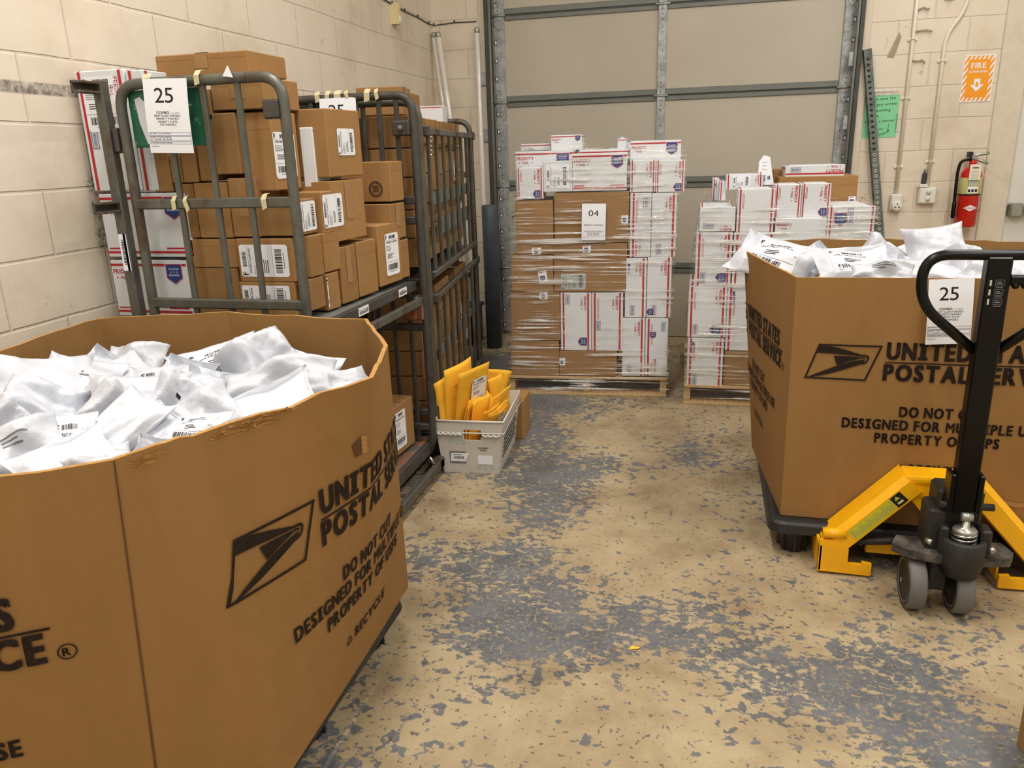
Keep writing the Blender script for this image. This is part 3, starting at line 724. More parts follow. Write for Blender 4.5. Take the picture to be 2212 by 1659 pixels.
# ------------------------------------------------------------------ cartons
def shield(mb, F, x, y, s, ang=0):
    """blue badge with red outline and point at its lower end"""
    G = place(F, x, y, ang, s)
    up = G[1].cross(G[2]).normalized() * .0003
    def P(k): return [(-.5 * k, .5 * k), (-.5 * k, -.28 * k), (0, -.62 * k), (.5 * k, -.28 * k), (.5 * k, .5 * k)][::-1]
    mb.flat(P(1.12), M['white'], G); mb.flat(P(1.06), M['red'], (G[0] + up, G[1], G[2])); mb.flat(P(.96), M['blue'], (G[0] + up * 2, G[1], G[2]))
    G3 = (G[0] + up * 3, G[1], G[2])
    put_text(mb, 'TRACKED', .11, M['white'], G3, 0, .18, .02, 'c', fit=.72); put_text(mb, 'INSURED', .11, M['white'], G3, 0, -.18, .02, 'c', fit=.72)
    for i in (-1, 0, 1): star(mb, G3, i * .2, .06, .06, M['white'])
def pm_text(mb, F, x, y, s, ang=0):
    """two-line red heading, width s, top-left at x, y"""
    G = place(F, x, y, ang, s)
    put_text(mb, 'PRIORITY', .16, M['red'], G, 0, -.16, .02, fit=1.0)
    put_text(mb, 'MAIL', .125, M['red'], G, .5, -.38, .015, 'c', fit=.42)
    star(mb, G, .14, -.32, .05, M['red']); star(mb, G, .86, -.32, .05, M['red'])
def sticker(mb, F, x, y, w_, h_, seed):
    """small blue-outlined form barcode printed on a carton"""
    t = .0025
    for a in ((x, y, x + w_, y + t), (x, y + h_ - t, x + w_, y + h_), (x, y, x + t, y + h_), (x + w_ - t, y, x + w_, y + h_)): mb.rect(*a, M['greyink'], F)
    if w_ > h_: barcode(mb, F, x + w_ * .1, y + h_ * .25, w_ * .8, h_ * .5, M['lblue'], seed)
    else: barcode(mb, F, x + w_ * .25, y + h_ * .1, w_ * .5, h_ * .8, M['lblue'], seed, True)
def ship_label(name, letter, w_, h_, parent, F, seed, paper='paper', bulge=0.0):
    """printed shipping label as a part of its own; the long side carries the print"""
    m = MB(); O, ux, uy = F; nrm = ux.cross(uy).normalized()
    land = w_ > h_
    if land: G = (O + uy * h_ + nrm * .0006, -uy, ux); W, H = h_, w_           # print runs sideways
    else: G = (O + nrm * .0006, ux, uy); W, H = w_, h_
    if land: G = (O + ux * w_ + nrm * .0006, uy, -ux)
    r = min(W, H) * .06
    m.flat([(r, 0), (W - r, 0), (W, r), (W, H - r), (W - r, H), (r, H), (0, H - r), (0, r)], M[paper], G)
    K = (G[0] + nrm * .0004, G[1], G[2])
    put_text(m, letter, H * .10, M['ink'], K, W * .05, H * .86, .03)
    barcode(m, K, W * .32, H * .87, W * .45, H * .08, M['ink'], seed)
    m.rect(W * .03, H * .83, W * .97, H * .835, M['ink'], K)
    put_text(m, 'USPS FIRST CLASS MAIL' if letter == 'F' else 'PRIORITY MAIL 2-DAY', H * .035, M['ink'], K, W * .5, H * .775, .02, 'c', fit=W * .8)
    rg = random.Random(seed)
    for i in range(4): m.rect(W * .06, H * (.70 - .035 * i), W * (.06 + rg.uniform(.25, .45)), H * (.712 - .035 * i), M['greyink'], K)
    for i in range(3): m.rect(W * .12, H * (.50 - .04 * i), W * (.12 + rg.uniform(.3, .5)), H * (.516 - .04 * i), M['ink'], K)
    m.rect(W * .03, H * .32, W * .97, H * .325, M['ink'], K)
    barcode(m, K, W * .12, H * .13, W * .76, H * .14, M['ink'], seed + 5)
    m.rect(W * .25, H * .085, W * .75, H * .10, M['greyink'], K)
    return m.build(name, parent)
def small_sticker(parent, F, w_, h_, tilt=0):
    m = MB(); n_ = F[1].cross(F[2]).normalized(); G = (F[0] + n_ * .0006, F[1], F[2])
    m.rect(0, 0, w_, h_, M['paper'], G); K = (G[0] + n_ * .0004, G[1], G[2])
    shield(m, K, w_ * .45, h_ * .42, min(w_, h_) * .55); m.rect(w_ * .1, h_ * .86, w_ * .6, h_ * .92, M['red'], K)
    return m.build('sticker', parent)
_seed = [10]
def carton(kind, cx, cy, z0, w_, d_, h_, rot, design, label, group=None, stamp=False):
    _seed[0] += 1; sd = _seed[0]; rg = random.Random(sd)
    w2, d2, e = w_ / 2, d_ / 2, .0012
    m = MB(); base = M['card'] if kind == 'B' else M['white']
    m.box((-w2, -d2, 0), (w2, d2, h_), base, .003)
    FR = frame((-w2, -d2 - e, 0), (1, 0, 0), (0, 0, 1)); RT = frame((w2 + e, -d2, 0), (0, 1, 0), (0, 0, 1))
    LF = frame((-w2 - e, d2, 0), (0, -1, 0), (0, 0, 1)); TP = frame((-w2, -d2, h_ + e), (1, 0, 0), (0, 1, 0))
    toks = design.split(' ') if design else []
    if kind == 'B':
        if w_ >= d_:
            m.rect(.004, d2 - .0012, w_ - .004, d2 + .0012, M['card_dark'], TP)
        else: m.rect(w2 - .0012, .004, w2 + .0012, d_ - .004, M['card_dark'], TP)
        if rg.random() < .5: m.rect(.003, h_ - .004 - min(.05, h_ * .2), w_ - .003, h_ - .0035 - min(.05, h_ * .2), M['card_dark'], FR)
        if stamp:
            G = place(LF, d_ * .70, h_ * .32); r0 = min(d_, h_) * .20
            for a, b in ((1.0, .93), (.72, .68)):
                k = len(m.v); V, Fc = [], []
                for i in range(28):
                    t = i * 2 * math.pi / 28
                    V += [(a * r0 * math.cos(t), a * r0 * math.sin(t)), (b * r0 * math.cos(t), b * r0 * math.sin(t))]
                Fc = [[2 * i, 2 * ((i + 1) % 28), 2 * ((i + 1) % 28) + 1, 2 * i + 1] for i in range(28)]
                m.flat((V, Fc), M['print'], G)
            for i in range(4): m.rect(-r0 * .45, -r0 * .35 + i * r0 * .22, r0 * .45, -r0 * .27 + i * r0 * .22, M['print'], G)
            for i in range(20):
                t = i * 2 * math.pi / 20; m.flat([(r0 * .76 * math.cos(t), r0 * .76 * math.sin(t)), (r0 * .9 * math.cos(t), r0 * .9 * math.sin(t)), (r0 * .9 * math.cos(t + .16), r0 * .9 * math.sin(t + .16)), (r0 * .76 * math.cos(t + .16), r0 * .76 * math.sin(t + .16))], M['print'], G)
    else:
        sw = max(.0055, min(.0105, .036 * max(w_, h_))); ed = sw * 1.2
        def vs(x): m.rect(x, .002, x + sw, h_ - .002, M['red'], FR)
        def hs(y): m.rect(.002, y, w_ - .002, y + sw * .8, M['red'], FR)
        if 'V' in toks or 'L' in toks: vs(ed)
        if 'V' in toks or 'R' in toks: vs(w_ - ed - sw)
        if 'H' in toks: hs(h_ - ed - sw * .7); (h_ > .1) and hs(ed)
        if 'B' in toks: hs(ed)
        for F, W in ((LF, d_), (RT, d_)):
            if 'V' in toks or 'R' in toks or 'L' in toks:
                m.rect(ed, .002, ed + sw, h_ - .002, M['red'], F); m.rect(W - ed - sw, .002, W - ed, h_ - .002, M['red'], F)
            else: m.rect(.002, h_ - ed - sw * .7, W - .002, h_ - ed, M['red'], F)
        m.rect(ed, .002, ed + sw, d_ - .002, M['red'], TP); m.rect(w_ - ed - sw, .002, w_ - ed, d_ - .002, M['red'], TP)
        tw = min(.34 * w_, .095); ts = min(.62 * h_, .085)
        F1 = (FR[0] + Vector((0, -.0004, 0)), FR[1], FR[2])
        if 'Ttl' in toks: pm_text(m, F1, w_ * .03, h_ - ed - sw - .008, min(.30 * w_, h_ * .7))
        if 'Tvr' in toks: pm_text(m, F1, w_ - ed - sw - .006, h_ * .94, ts, -90)
        if 'Tvl' in toks: pm_text(m, F1, ed + sw + .006, h_ * .30, ts, 90)
        if 'Tvbl' in toks: pm_text(m, F1, w_ * .25, h_ * .03, ts * 1.0, 90)
        if 'Tvbm' in toks: pm_text(m, F1, w_ * .5, h_ * .30, ts * .9, -90)
        if 'Tinv' in toks: pm_text(m, F1, w_ * .92, h_ * .06, min(.36 * w_, h_ * .8), 180)
        if 'Tinvr' in toks: pm_text(m, F1, w_ * .97, h_ * .36, min(.30 * w_, h_ * 1.5), 180)
        ss = min(w_, h_) * .26
        if 'Str' in toks: shield(m, F1, w_ - ss * 1.0, h_ - ss * .85, min(w_, h_) * .30)
        if 'sbr' in toks: shield(m, F1, w_ - ed - sw - ss * .55, h_ * .16, ss, -90)
        if 'sbl' in toks: shield(m, F1, ss * .6, h_ * .10, ss, -90)
        if 'sml' in toks: shield(m, F1, min(w_ * .5, ss * .9 + ed), h_ * .72, ss, 0)
        kw, kh = (.026, .055)
        if 'kbl' in toks: sticker(m, F1, ed + sw + .006, .018, *( (kw, kh) if h_ > w_ * .9 else (kh, kw)), sd)
        if 'ktl' in toks: sticker(m, F1, ed + sw + .006, h_ - .012 - (kh if h_ > w_ * .9 else kw), *((kw, kh) if h_ > w_ * .9 else (kh, kw)), sd)
        if 'ktr' in toks: sticker(m, F1, w_ - .04, h_ - .075, kw, kh, sd)
        if 'ktm' in toks: sticker(m, F1, w_ * .62, h_ - .08, kw, kh, sd)
        if 'kml' in toks: sticker(m, F1, w_ * .14, h_ * .36, kw, kh, sd)
        if 'ktc' in toks: sticker(m, F1, w_ * .42, h_ - .09, kw, .08, sd)
        if 'etl' in toks:
            G = place(F1, w_ * .12, h_ * .93, -90, .045); m.flat([(0, 0), (.5, 0), (.6, .3), (.1, .3)], M['blue'], G)
            for i in range(2): m.rect(.7, .05 + .16 * i, 1.6, .12 + .16 * i, M['lblue'], G)
        # rows of fine print
        if h_ > .12:
            xs = ed + sw * 1.9 if 'R' not in toks else w_ * .3
            for i in range(2): m.rect(xs + .004 * i * 1.5, h_ * .55, xs + .002 + .004 * i * 1.5, h_ * .9, M['red'], FR) if ('V' in toks or 'L' in toks) and 'ktl' not in toks else None
        if 'H' in toks and h_ > .15:
            for x0, x1 in ((.03, .22), (.70, .96)): m.rect(w_ * x0, ed + sw * 1.4, w_ * x1, ed + sw * 1.4 + .005, M['red'], FR)
    o = m.build('cardboard_carton' if kind == 'B' else 'striped_carton', loc=(cx, cy, z0), rot=(0, 0, R(rot)))
    tag(o, label, 'box', group)
    for tk in toks:
        q = tk.split(':')
        if q[0] in ('lab', 'labr'):
            x, y, a, b = [float(v) for v in q[2].split(',')]
            F, W = (FR, w_) if q[0] == 'lab' else (RT, d_)
            ship_label('shipping_label', q[1], a * W, b * h_, o, place(F, x * W, y * h_), sd, 'grey_paper' if 'grey' in label else 'paper')
        if q[0] == 'tag':
            x, y, a, b = [float(v) for v in q[1].split(',')]
            small_sticker(o, place(FR, x * w_, y * h_, 8 if 'tilted' in label else 0), a * w_, b * h_)
        if q[0] == 'tape' and kind == 'B':
            t = MB(); k = min(.05, w_ * .3); G = (FR[0] + Vector((0, -.0004, 0)), FR[1], FR[2])
            t.rect(w2 - k / 2, h_ * .35, w2 + k / 2, h_ - .002, M['tape'], G); t.rect(w2 - k / 2, .002, w2 + k / 2, d_ - .002, M['tape'], (TP[0] + Vector((0, 0, .0004)), TP[1], TP[2]))
            t.build('packing_tape', o)
    return o
BOXES = [
    ('P', -0.945, 4.682, 1.193, 0.334, 0.3, 0.227, 4.7, 'H Ttl Str', 'large red-striped white box behind two smaller ones, top left of the 04 pallet', 'p1'),
    ('P', -0.993, 4.457, 1.161, 0.149, 0.12, 0.172, 4.7, 'V Tvr sbr', 'narrow white box at the top left corner of the wrapped 04 pallet', 'p1'),
    ('P', -0.836, 4.47, 1.197, 0.163, 0.12, 0.167, 4.7, 'lab:P:.1,.12,.8,.78', 'white box with big P shipping label at top of the 04 pallet', 'p1'),
    ('P', -0.607, 4.529, 1.197, 0.3, 0.2, 0.203, 4.7, 'H Ttl Str', 'wide red-striped white box above the 04 sheet, blue shield at its top right', 'p1'),
    ('P', -0.846, 4.831, 1.419, 0.182, 0.2, 0.088, 4.7, 'H Ttl Str', 'small red-striped white box sticking up highest at the top of the 04 pallet', 'p1'),
    ('P', -1.059, 4.938, 1.422, 0.185, 0.15, 0.042, 4.7, 'H', 'flat white box lying behind the top left boxes of the 04 pallet', 'p1'),
    ('P', -0.61, 4.75, 1.397, 0.29, 0.2, 0.022, 4.7, 'H', 'thin white box edge showing behind the wide box on the 04 pallet', 'p1'),
    ('P', -0.321, 4.778, 1.263, 0.284, 0.25, 0.196, 4.7, 'H Ttl Str', 'large red-striped white box at the top right of the 04 pallet', 'p1'),
    ('P', -0.37, 4.539, 1.185, 0.137, 0.18, 0.171, 4.7, 'V Tvr', 'left of two upright white boxes below the top right box, 04 pallet', 'p1'),
    ('P', -0.222, 4.551, 1.182, 0.154, 0.18, 0.17, 4.7, 'V Tvr sbr', 'right of two upright white boxes below the top right box, 04 pallet', 'p1'),
    ('P', -0.524, 4.897, 1.416, 0.055, 0.12, 0.061, 4.7, 'H', 'tiny white box standing behind the wide box on the 04 pallet', 'p1'),
    ('B', -0.986, 4.623, 0.848, 0.215, 0.45, 0.303, 4.7, 'tag:.42,.0,.24,.13', 'tall brown carton at the upper left side of the 04 pallet', 'p1'),
    ('B', -0.663, 4.65, 0.911, 0.42, 0.45, 0.28, 4.7, 'tag:.9,.38,.09,.16', 'wide brown carton that carries the white 04 sheet', 'p1'),
    ('B', -1.007, 4.622, 0.63, 0.248, 0.45, 0.213, 4.7, 'tag:.68,.22,.2,.34', 'brown carton with a tilted sticker, second from top at left of 04 pallet', 'p1'),
    ('B', -0.67, 4.649, 0.629, 0.42, 0.45, 0.277, 4.7, 'tag:.4,.82,.11,.14 lab:P:.1,.05,.34,.34', 'wide brown carton with grey P label below the 04 sheet carton', 'p1'),
    ('B', -0.994, 4.623, 0.336, 0.295, 0.45, 0.29, 4.7, 'tag:.6,.86,.16,.14', 'large brown carton with sticker at its top edge, left side of 04 pallet', 'p1'),
    ('B', -1.002, 4.622, 0.119, 0.294, 0.45, 0.213, 4.7, '', 'plain brown carton on the bottom left corner of the 04 pallet', 'p1'),
    ('B', -0.683, 4.648, 0.121, 0.341, 0.45, 0.153, 4.7, 'tag:.0,.42,.1,.3', 'low brown carton bottom centre of the 04 pallet under two white boxes', 'p1'),
    ('P', -0.389, 4.672, 0.826, 0.115, 0.45, 0.355, 4.7, 'L Tvbl ktm', 'left white carton of the top pair in the right column of the 04 pallet', 'p1'),
    ('P', -0.261, 4.683, 0.826, 0.136, 0.45, 0.352, 4.7, 'R Tvr kbl', 'right white carton of the top pair in the right column of the 04 pallet', 'p1'),
    ('P', -0.41, 4.671, 0.477, 0.121, 0.45, 0.345, 4.7, 'R Tvr kbl etl', 'left white carton of the middle pair in the right column of the 04 pallet', 'p1'),
    ('P', -0.278, 4.681, 0.478, 0.136, 0.45, 0.348, 4.7, 'R Tvr kbl sbl', 'right white carton of the middle pair in the right column of the 04 pallet', 'p1'),
    ('P', -0.751, 4.618, 0.277, 0.18, 0.4, 0.347, 4.7, 'V Tvr sbr ktl', 'white carton with blue shield low in the centre of the 04 pallet', 'p1'),
    ('P', -0.568, 4.633, 0.276, 0.181, 0.4, 0.348, 4.7, 'V Tvr kml', 'white carton beside the brown bottom boxes, centre right of the 04 pallet', 'p1'),
    ('P', -0.417, 4.67, 0.124, 0.13, 0.45, 0.349, 4.7, 'R Tvr kbl', 'left white carton of the bottom pair in the right column of the 04 pallet', 'p1'),
    ('P', -0.285, 4.681, 0.126, 0.129, 0.45, 0.348, 4.7, 'L sml ktr Tvbm', 'right white carton of the bottom pair in the right column of the 04 pallet', 'p1'),
    ('P', 0.042, 4.537, 0.978, 0.184, 0.38, 0.129, 0.7, 'Tinv kbl', 'white box with upside-down print at the top left of the right-hand pallet', 'p2'),
    ('P', 0.03, 4.572, 0.685, 0.189, 0.45, 0.289, 0.7, 'V Tvr sbr kbl', 'white carton just below the upside-down box, left column of right-hand pallet', 'p2'),
    ('P', 0.009, 4.571, 0.395, 0.205, 0.45, 0.286, 0.7, 'V Tvr sbr kbl', 'white carton third from the top, left column of the right-hand pallet', 'p2'),
    ('P', 0.009, 4.571, 0.102, 0.196, 0.45, 0.288, 0.7, 'V Tvr kbl etl', 'white carton at the bottom left corner of the right-hand pallet', 'p2'),
    ('P', 0.236, 4.574, 0.687, 0.208, 0.45, 0.286, 0.7, 'V Tvl', 'white carton right of the left column, upper half of right-hand pallet', 'p2'),
    ('P', 0.22, 4.574, 0.323, 0.212, 0.45, 0.36, 0.7, 'V etl', 'white carton behind the right cardboard bin edge, mid height on pallet', 'p2'),
    ('B', 0.221, 4.574, 0.108, 0.213, 0.45, 0.21, 0.7, '', 'brown carton low on the right-hand pallet beside the cardboard bin', 'p2'),
    ('P', 0.236, 4.474, 0.974, 0.187, 0.25, 0.223, 0.7, 'V', 'tall white carton standing up near the middle of the right-hand pallet top', 'p2'),
    ('P', 0.184, 4.769, 1.177, 0.198, 0.2, 0.084, 0.7, 'V Tvr lab:P:.18,.2,.48,.75', 'white box with P label at the top of the right-hand pallet', 'p2'),
    ('P', 0.03, 4.897, 1.112, 0.038, 0.2, 0.126, 0.7, 'L sml', 'thin upright white box with blue mark, far left top of right-hand pallet', 'p2'),
    ('P', 0.069, 4.797, 1.117, 0.037, 0.2, 0.109, 0.7, 'L', 'second thin upright white box, left of the P label box on right-hand pallet', 'p2'),
    ('P', 0.396, 4.481, 1.045, 0.131, 0.2, 0.171, 0.7, 'V Tvr', 'left of two matching upright white boxes on top of the right-hand pallet', 'p2'),
    ('P', 0.537, 4.503, 1.044, 0.143, 0.2, 0.173, 0.7, 'V Tvr sbr', 'upright white box with blue shield beside the big brown carton', 'p2'),
    ('B', 0.586, 4.948, 1.008, 0.418, 0.35, 0.23, 0.7, 'tag:.9,.31,.09,.2', 'big brown carton at the back of the right-hand pallet top', 'p2'),
    ('B', 0.393, 5.071, 1.187, 0.072, 0.2, 0.085, 0.7, '', 'brown carton end showing behind the paper mailer on the right-hand pallet', 'p2'),
    ('P', 0.569, 4.923, 1.235, 0.317, 0.22, 0.064, 0.7, 'B Tinvr ktl', 'flat white box upside down on top of the big brown carton', 'p2'),
    ('P', 0.466, 4.552, 0.88, 0.255, 0.4, 0.165, 0.7, 'Ttl', 'wide white carton with red print under the two matching upright boxes', 'p2'),
    ('P', 0.709, 4.555, 0.88, 0.226, 0.4, 0.221, 0.7, 'V sml ktc', 'white carton with blue shield at the right end of the right-hand pallet', 'p2'),
    ('P', -1.939, 2.35, 1.334, 0.19, 0.12, 0.379, 0, 'V Tvr lab:P:.12,.5,.72,.45 kml', 'tall white box with P label against the wall in the near cage', 'c1'),
    ('P', -1.808, 2.44, 1.331, 0.064, 0.3, 0.376, 0, 'L', 'tall white box wedged between the P box and brown boxes, near cage', 'c1'),
    ('P', -1.852, 2.465, 1.111, 0.343, 0.35, 0.213, 0, 'H Ttl Str', 'large red-striped white box in the middle of the left stack, near cage', 'c1'),
    ('P', -1.871, 2.465, 0.904, 0.305, 0.35, 0.196, 0, 'H Ttl Str', 'lower red-striped white box with blue shield in the left stack, near cage', 'c1'),
    ('B', -1.638, 2.53, 1.688, 0.345, 0.24, 0.072, 0, 'tape', 'long brown carton lying on the very top of the near cage load', 'c1'),
    ('B', -1.561, 2.39, 1.545, 0.038, 0.2, 0.093, 0, '', 'small brown box right of the 25 sheet under the long top carton', 'c1'),
    ('B', -1.444, 2.4, 1.573, 0.184, 0.22, 0.092, 0, 'tape', 'brown carton right under the long top carton, behind a bar', 'c1'),
    ('B', -1.51, 2.39, 1.378, 0.093, 0.2, 0.187, 0, '', 'upright brown box behind the second bar from the right, near cage', 'c1'),
    ('B', -1.407, 2.39, 1.323, 0.11, 0.16, 0.241, 0, 'labr:F:.0,.15,.85,.6', 'big tall brown carton with label on its side at the right post', 'c1'),
    ('B', -1.762, 2.39, 1.327, 0.07, 0.2, 0.138, 0, '', 'brown box touching the white box below the 25 sheet', 'c1'),
    ('B', -1.704, 2.39, 1.355, 0.041, 0.2, 0.09, 0, '', 'narrow brown box just below the hanging 25 sheet', 'c1'),
    ('B', -1.653, 2.39, 1.355, 0.056, 0.2, 0.115, 0, '', 'brown box below the right half of the 25 sheet, near cage', 'c1'),
    ('B', -1.591, 2.39, 1.359, 0.052, 0.2, 0.171, 0, '', 'tall brown box beside the green board, near cage', 'c1'),
    ('B', -1.68, 2.39, 1.176, 0.06, 0.2, 0.175, 0, '', 'leftmost brown box of the row at the mid bar, near cage', 'c1'),
    ('B', -1.586, 2.4, 1.175, 0.123, 0.22, 0.178, 0, '', 'second brown box of the row at the mid bar, near cage', 'c1'),
    ('B', -1.469, 2.4, 1.178, 0.103, 0.22, 0.187, 0, 'tape', 'third brown box of the row at the mid bar, near cage', 'c1'),
    ('B', -1.349, 2.353, 1.18, 0.14, 0.125, 0.113, 0, 'labr:F:.06,.1,.86,.84', 'first of two labelled boxes side by side on the aisle face, near cage', 'c1'),
    ('B', -1.605, 2.415, 1.076, 0.172, 0.25, 0.095, 0, '', 'long low brown box left of the big F label, near cage', 'c1'),
    ('B', -1.415, 2.345, 1.03, 0.207, 0.11, 0.143, 0, 'lab:F:.05,.12,.86,.74', 'brown box with the big sideways F label facing the camera', 'c1'),
    ('B', -1.619, 2.415, 0.909, 0.185, 0.25, 0.165, 0, '', 'lowest left brown box on the near cage shelf', 'c1'),
    ('B', -1.423, 2.345, 0.913, 0.207, 0.11, 0.116, 0, 'lab:F:.05,.35,.86,.55', 'brown box with a half hidden label below the big F label box', 'c1'),
    ('B', -1.354, 2.501, 1.174, 0.152, 0.2, 0.138, 86.0, 'lab:F:.03,.12,.85,.8', 'second of two labelled boxes side by side on the aisle face, near cage', 'c1'),
    ('B', -1.316, 2.614, 1.355, 0.234, 0.14, 0.223, 86.0, 'lab:F:.28,.32,.5,.4', 'tall brown carton with label standing highest on the aisle side of near cage', 'c1'),
    ('B', -1.367, 2.609, 1.136, 0.232, 0.24, 0.207, 86.0, 'tape', 'tall brown carton with tape strip right of the two labelled boxes', 'c1'),
    ('B', -1.329, 3.003, 1.245, 0.116, 0.22, 0.154, 86.0, '', 'brown carton with a round printed stamp on its broad side', 'c1'),
    ('B', -1.33, 2.991, 1.096, 0.134, 0.22, 0.141, 86.0, 'tape', 'brown carton under the carton with the round stamp', 'c1'),
    ('B', -1.326, 2.897, 0.928, 0.193, 0.2, 0.236, 86.0, 'lab:F:.28,.14,.6,.7', 'upright brown box with tall F label at the right end of shelf row', 'c1'),
    ('B', -1.317, 3.031, 0.931, 0.074, 0.2, 0.156, 86.0, '', 'brown box at the far end of the bottom shelf row, near cage', 'c1'),
    ('B', -1.34, 2.708, 0.918, 0.146, 0.2, 0.202, 86.0, '', 'upright brown box left of the tall F label box on the shelf', 'c1'),
    ('B', -1.349, 2.567, 0.916, 0.114, 0.2, 0.2, 86.0, 'tape', 'upright brown box with tape, second from left in the tall shelf row', 'c1'),
    ('B', -1.357, 2.465, 1.043, 0.105, 0.2, 0.133, 86.0, '', 'brown box under the right one of the two labelled boxes', 'c1'),
    ('B', -1.281, 2.357, 1.041, 0.084, 0.035, 0.135, 86.0, '', 'brown box under the left one of the two labelled boxes', 'c1'),
    ('B', -1.283, 2.342, 0.932, 0.096, 0.035, 0.105, 86.0, '', 'brown box on the shelf front just right of the near cage post', 'c1'),
    ('B', -1.358, 2.451, 0.912, 0.085, 0.2, 0.126, 86.0, 'lab:F:.0,.1,.08,.8', 'small brown box on the shelf front with a white label edge', 'c1'),
    ('P', -1.329, 2.54, 1.324, 0.049, 0.1, 0.196, 0, '', 'slim white box between the big post carton and the tall labelled carton', 'c1'),
]
GROUPS = {'p1': 'boxes wrapped on the pallet with the 04 sheet', 'p2': 'boxes wrapped on the right-hand pallet', 'c1': 'boxes loaded in the near mail cage'}
for b in BOXES:
    carton(*b[:10], GROUPS[b[10]], 'round printed stamp' in b[9])

# far mail cage load: rows and columns along the barred side
ORD = ['first', 'second', 'third', 'fourth', 'fifth', 'sixth', 'seventh', 'eighth']
S0, S1 = Vector((-1.205, 3.23)), Vector((-1.385, 4.52))
ca = math.degrees(math.atan2(S1.y - S0.y, S1.x - S0.x)); cd = (S1 - S0).normalized(); cn = Vector((-cd.y, cd.x))
rg = random.Random(7)
for part, zb, ztop, nrow in (('upper', .94, 1.585, 5), ('lower', .20, .80, 5)):
    wid = [.20, .165, .19, .17, .20, .16, .17]; u = 0.012
    for c_, W in enumerate(wid):
        rows = nrow if c_ % 3 != 2 else nrow - 1
        z = zb; hs = [rg.uniform(.9, 1.1) for _ in range(rows)]; k = (ztop - zb - (.08 if (part == 'lower' and c_ in (1, 4)) else 0)) / sum(hs)
        for r_ in range(rows):
            h_ = hs[r_] * k; dep = .27 + rg.uniform(-.02, .0)
            p = S0 + cd * (u + W / 2) + cn * (.035 + dep / 2 + rg.uniform(0, .012))
            des = 'lab:F:.55,.1,.3,.6' if (c_, r_) in ((6, 1), (5, 2)) else ('tape' if rg.random() < .3 else '')
            carton('B', p.x, p.y, z, W - .006, dep, h_ - .004, ca, des, 'brown far cage carton, %s half, %s row up, %s column from near end' % (part, ORD[r_], ORD[c_]), 'boxes in the far mail cage')
            z += h_
        u += W
    # inner column behind, its ends seen through the near cage frame
    z = zb; rows = 5 if part == 'upper' else 5
    for r_ in range(rows):
        h_ = (ztop - zb) / rows; p = S0 + cd * (.012 + .13) + cn * (.33 + .13)
        carton('B', p.x, p.y, z, .25, .25, h_ - .004, ca, '', 'brown carton at the wall side of the far cage, %s half, %s row up' % (part, ORD[r_]), 'boxes in the far mail cage')
        z += h_
for u, W, h_, dz, des, lb in ((.09, .16, .115, 0, 'tape', 'brown carton on top of the far cage load beside the near rounded post'), (.27, .17, .10, 0, '', 'brown carton on top in the middle of the far cage load'),
                     (.20, .06, .05, .0, '', 'small brown carton on top of the far cage load in front of two bigger ones'),):
    p = S0 + cd * (u + W / 2) + cn * (.18 if W > .1 else .07)
    carton('B', p.x, p.y, 1.588, W, .2 if W > .1 else .04, h_, ca, des, lb, 'boxes in the far mail cage')
p = S0 + cd * 1.18 + cn * .2
carton('P', p.x, p.y, 1.588, .14, .2, .09, ca, '', 'white box at the far end on top of the far cage load', 'boxes in the far mail cage')
carton('B', -1.37, 2.965, .18, .20, .24, .22, 86, 'lab:F:.08,.12,.5,.75', 'brown carton with F label alone on the bottom deck of the near cage', 'boxes loaded in the near mail cage')
carton('B', -.925, 3.73, 0, .085, .20, .205, 3, '', 'small brown carton standing on the floor behind the white tote')
carton('B', 0.948, 1.666, 0, .30, .30, .30, 7, '', 'brown carton cut off by the lower right corner of the photo')

m = MB(); m.prism([(.0, 0), (.09, 0), (.062, .155), (.028, .165), (.004, .13)], -.012, .012, M['paper'], Matrix.Rotation(R(90), 4, 'X'))
F = frame((.0, -.0126, 0), (1, 0, 0), (0, 0, 1)); m.rect(.012, .004, .016, .075, M['red'], F); m.rect(.03, .02, .042, .055, M['lblue'], F); m.rect(.052, .03, .068, .05, M['greyink'], F)
for i in range(3): m.rect(.02, .085 + i * .02, .045, .087 + i * .02, M['greyink'], F)
o = m.build('paper_mailer', loc=(.262, 4.79, 1.195), rot=(R(-6), 0, R(4))); tag(o, 'white paper mailer standing upright beside the P label box on the right-hand pallet', 'mailer')
# ------------------------------------------------------------------ wooden pallets
def wood_pallet(w_, d_, label, loc, rot):
    t = thing('wooden_pallet', label, 'pallet', loc, R(rot), 'wooden pallets under the wrapped loads')
    for x in (0.0, w_ / 2 - .019, w_ - .038):
        m = MB(); m.box((x, .02, .016), (x + .038, d_ - .02, .100), M['wood'], .002); m.build('stringer', t)
    n_ = 7
    for i in range(n_):
        y = i * (d_ - .09) / (n_ - 1); MB().box((0, y, .101), (w_, y + .09, .117), M['wood'], .002).build('deck_board', t)
    for i in range(5):
        y = i * (d_ - .09) / 4; MB().box((0, y, 0), (w_, y + .09, .0155), M['wood'], .002).build('bottom_board', t)
    return t
wood_pallet(.95, 1.15, 'pale wooden pallet under the wrapped load with the 04 sheet', (-1.148, 4.378, 0), 4.7)
wood_pallet(.98, 1.12, 'wooden pallet under the right-hand load, partly behind the cardboard bin', (-.10, 4.338, 0), .7)

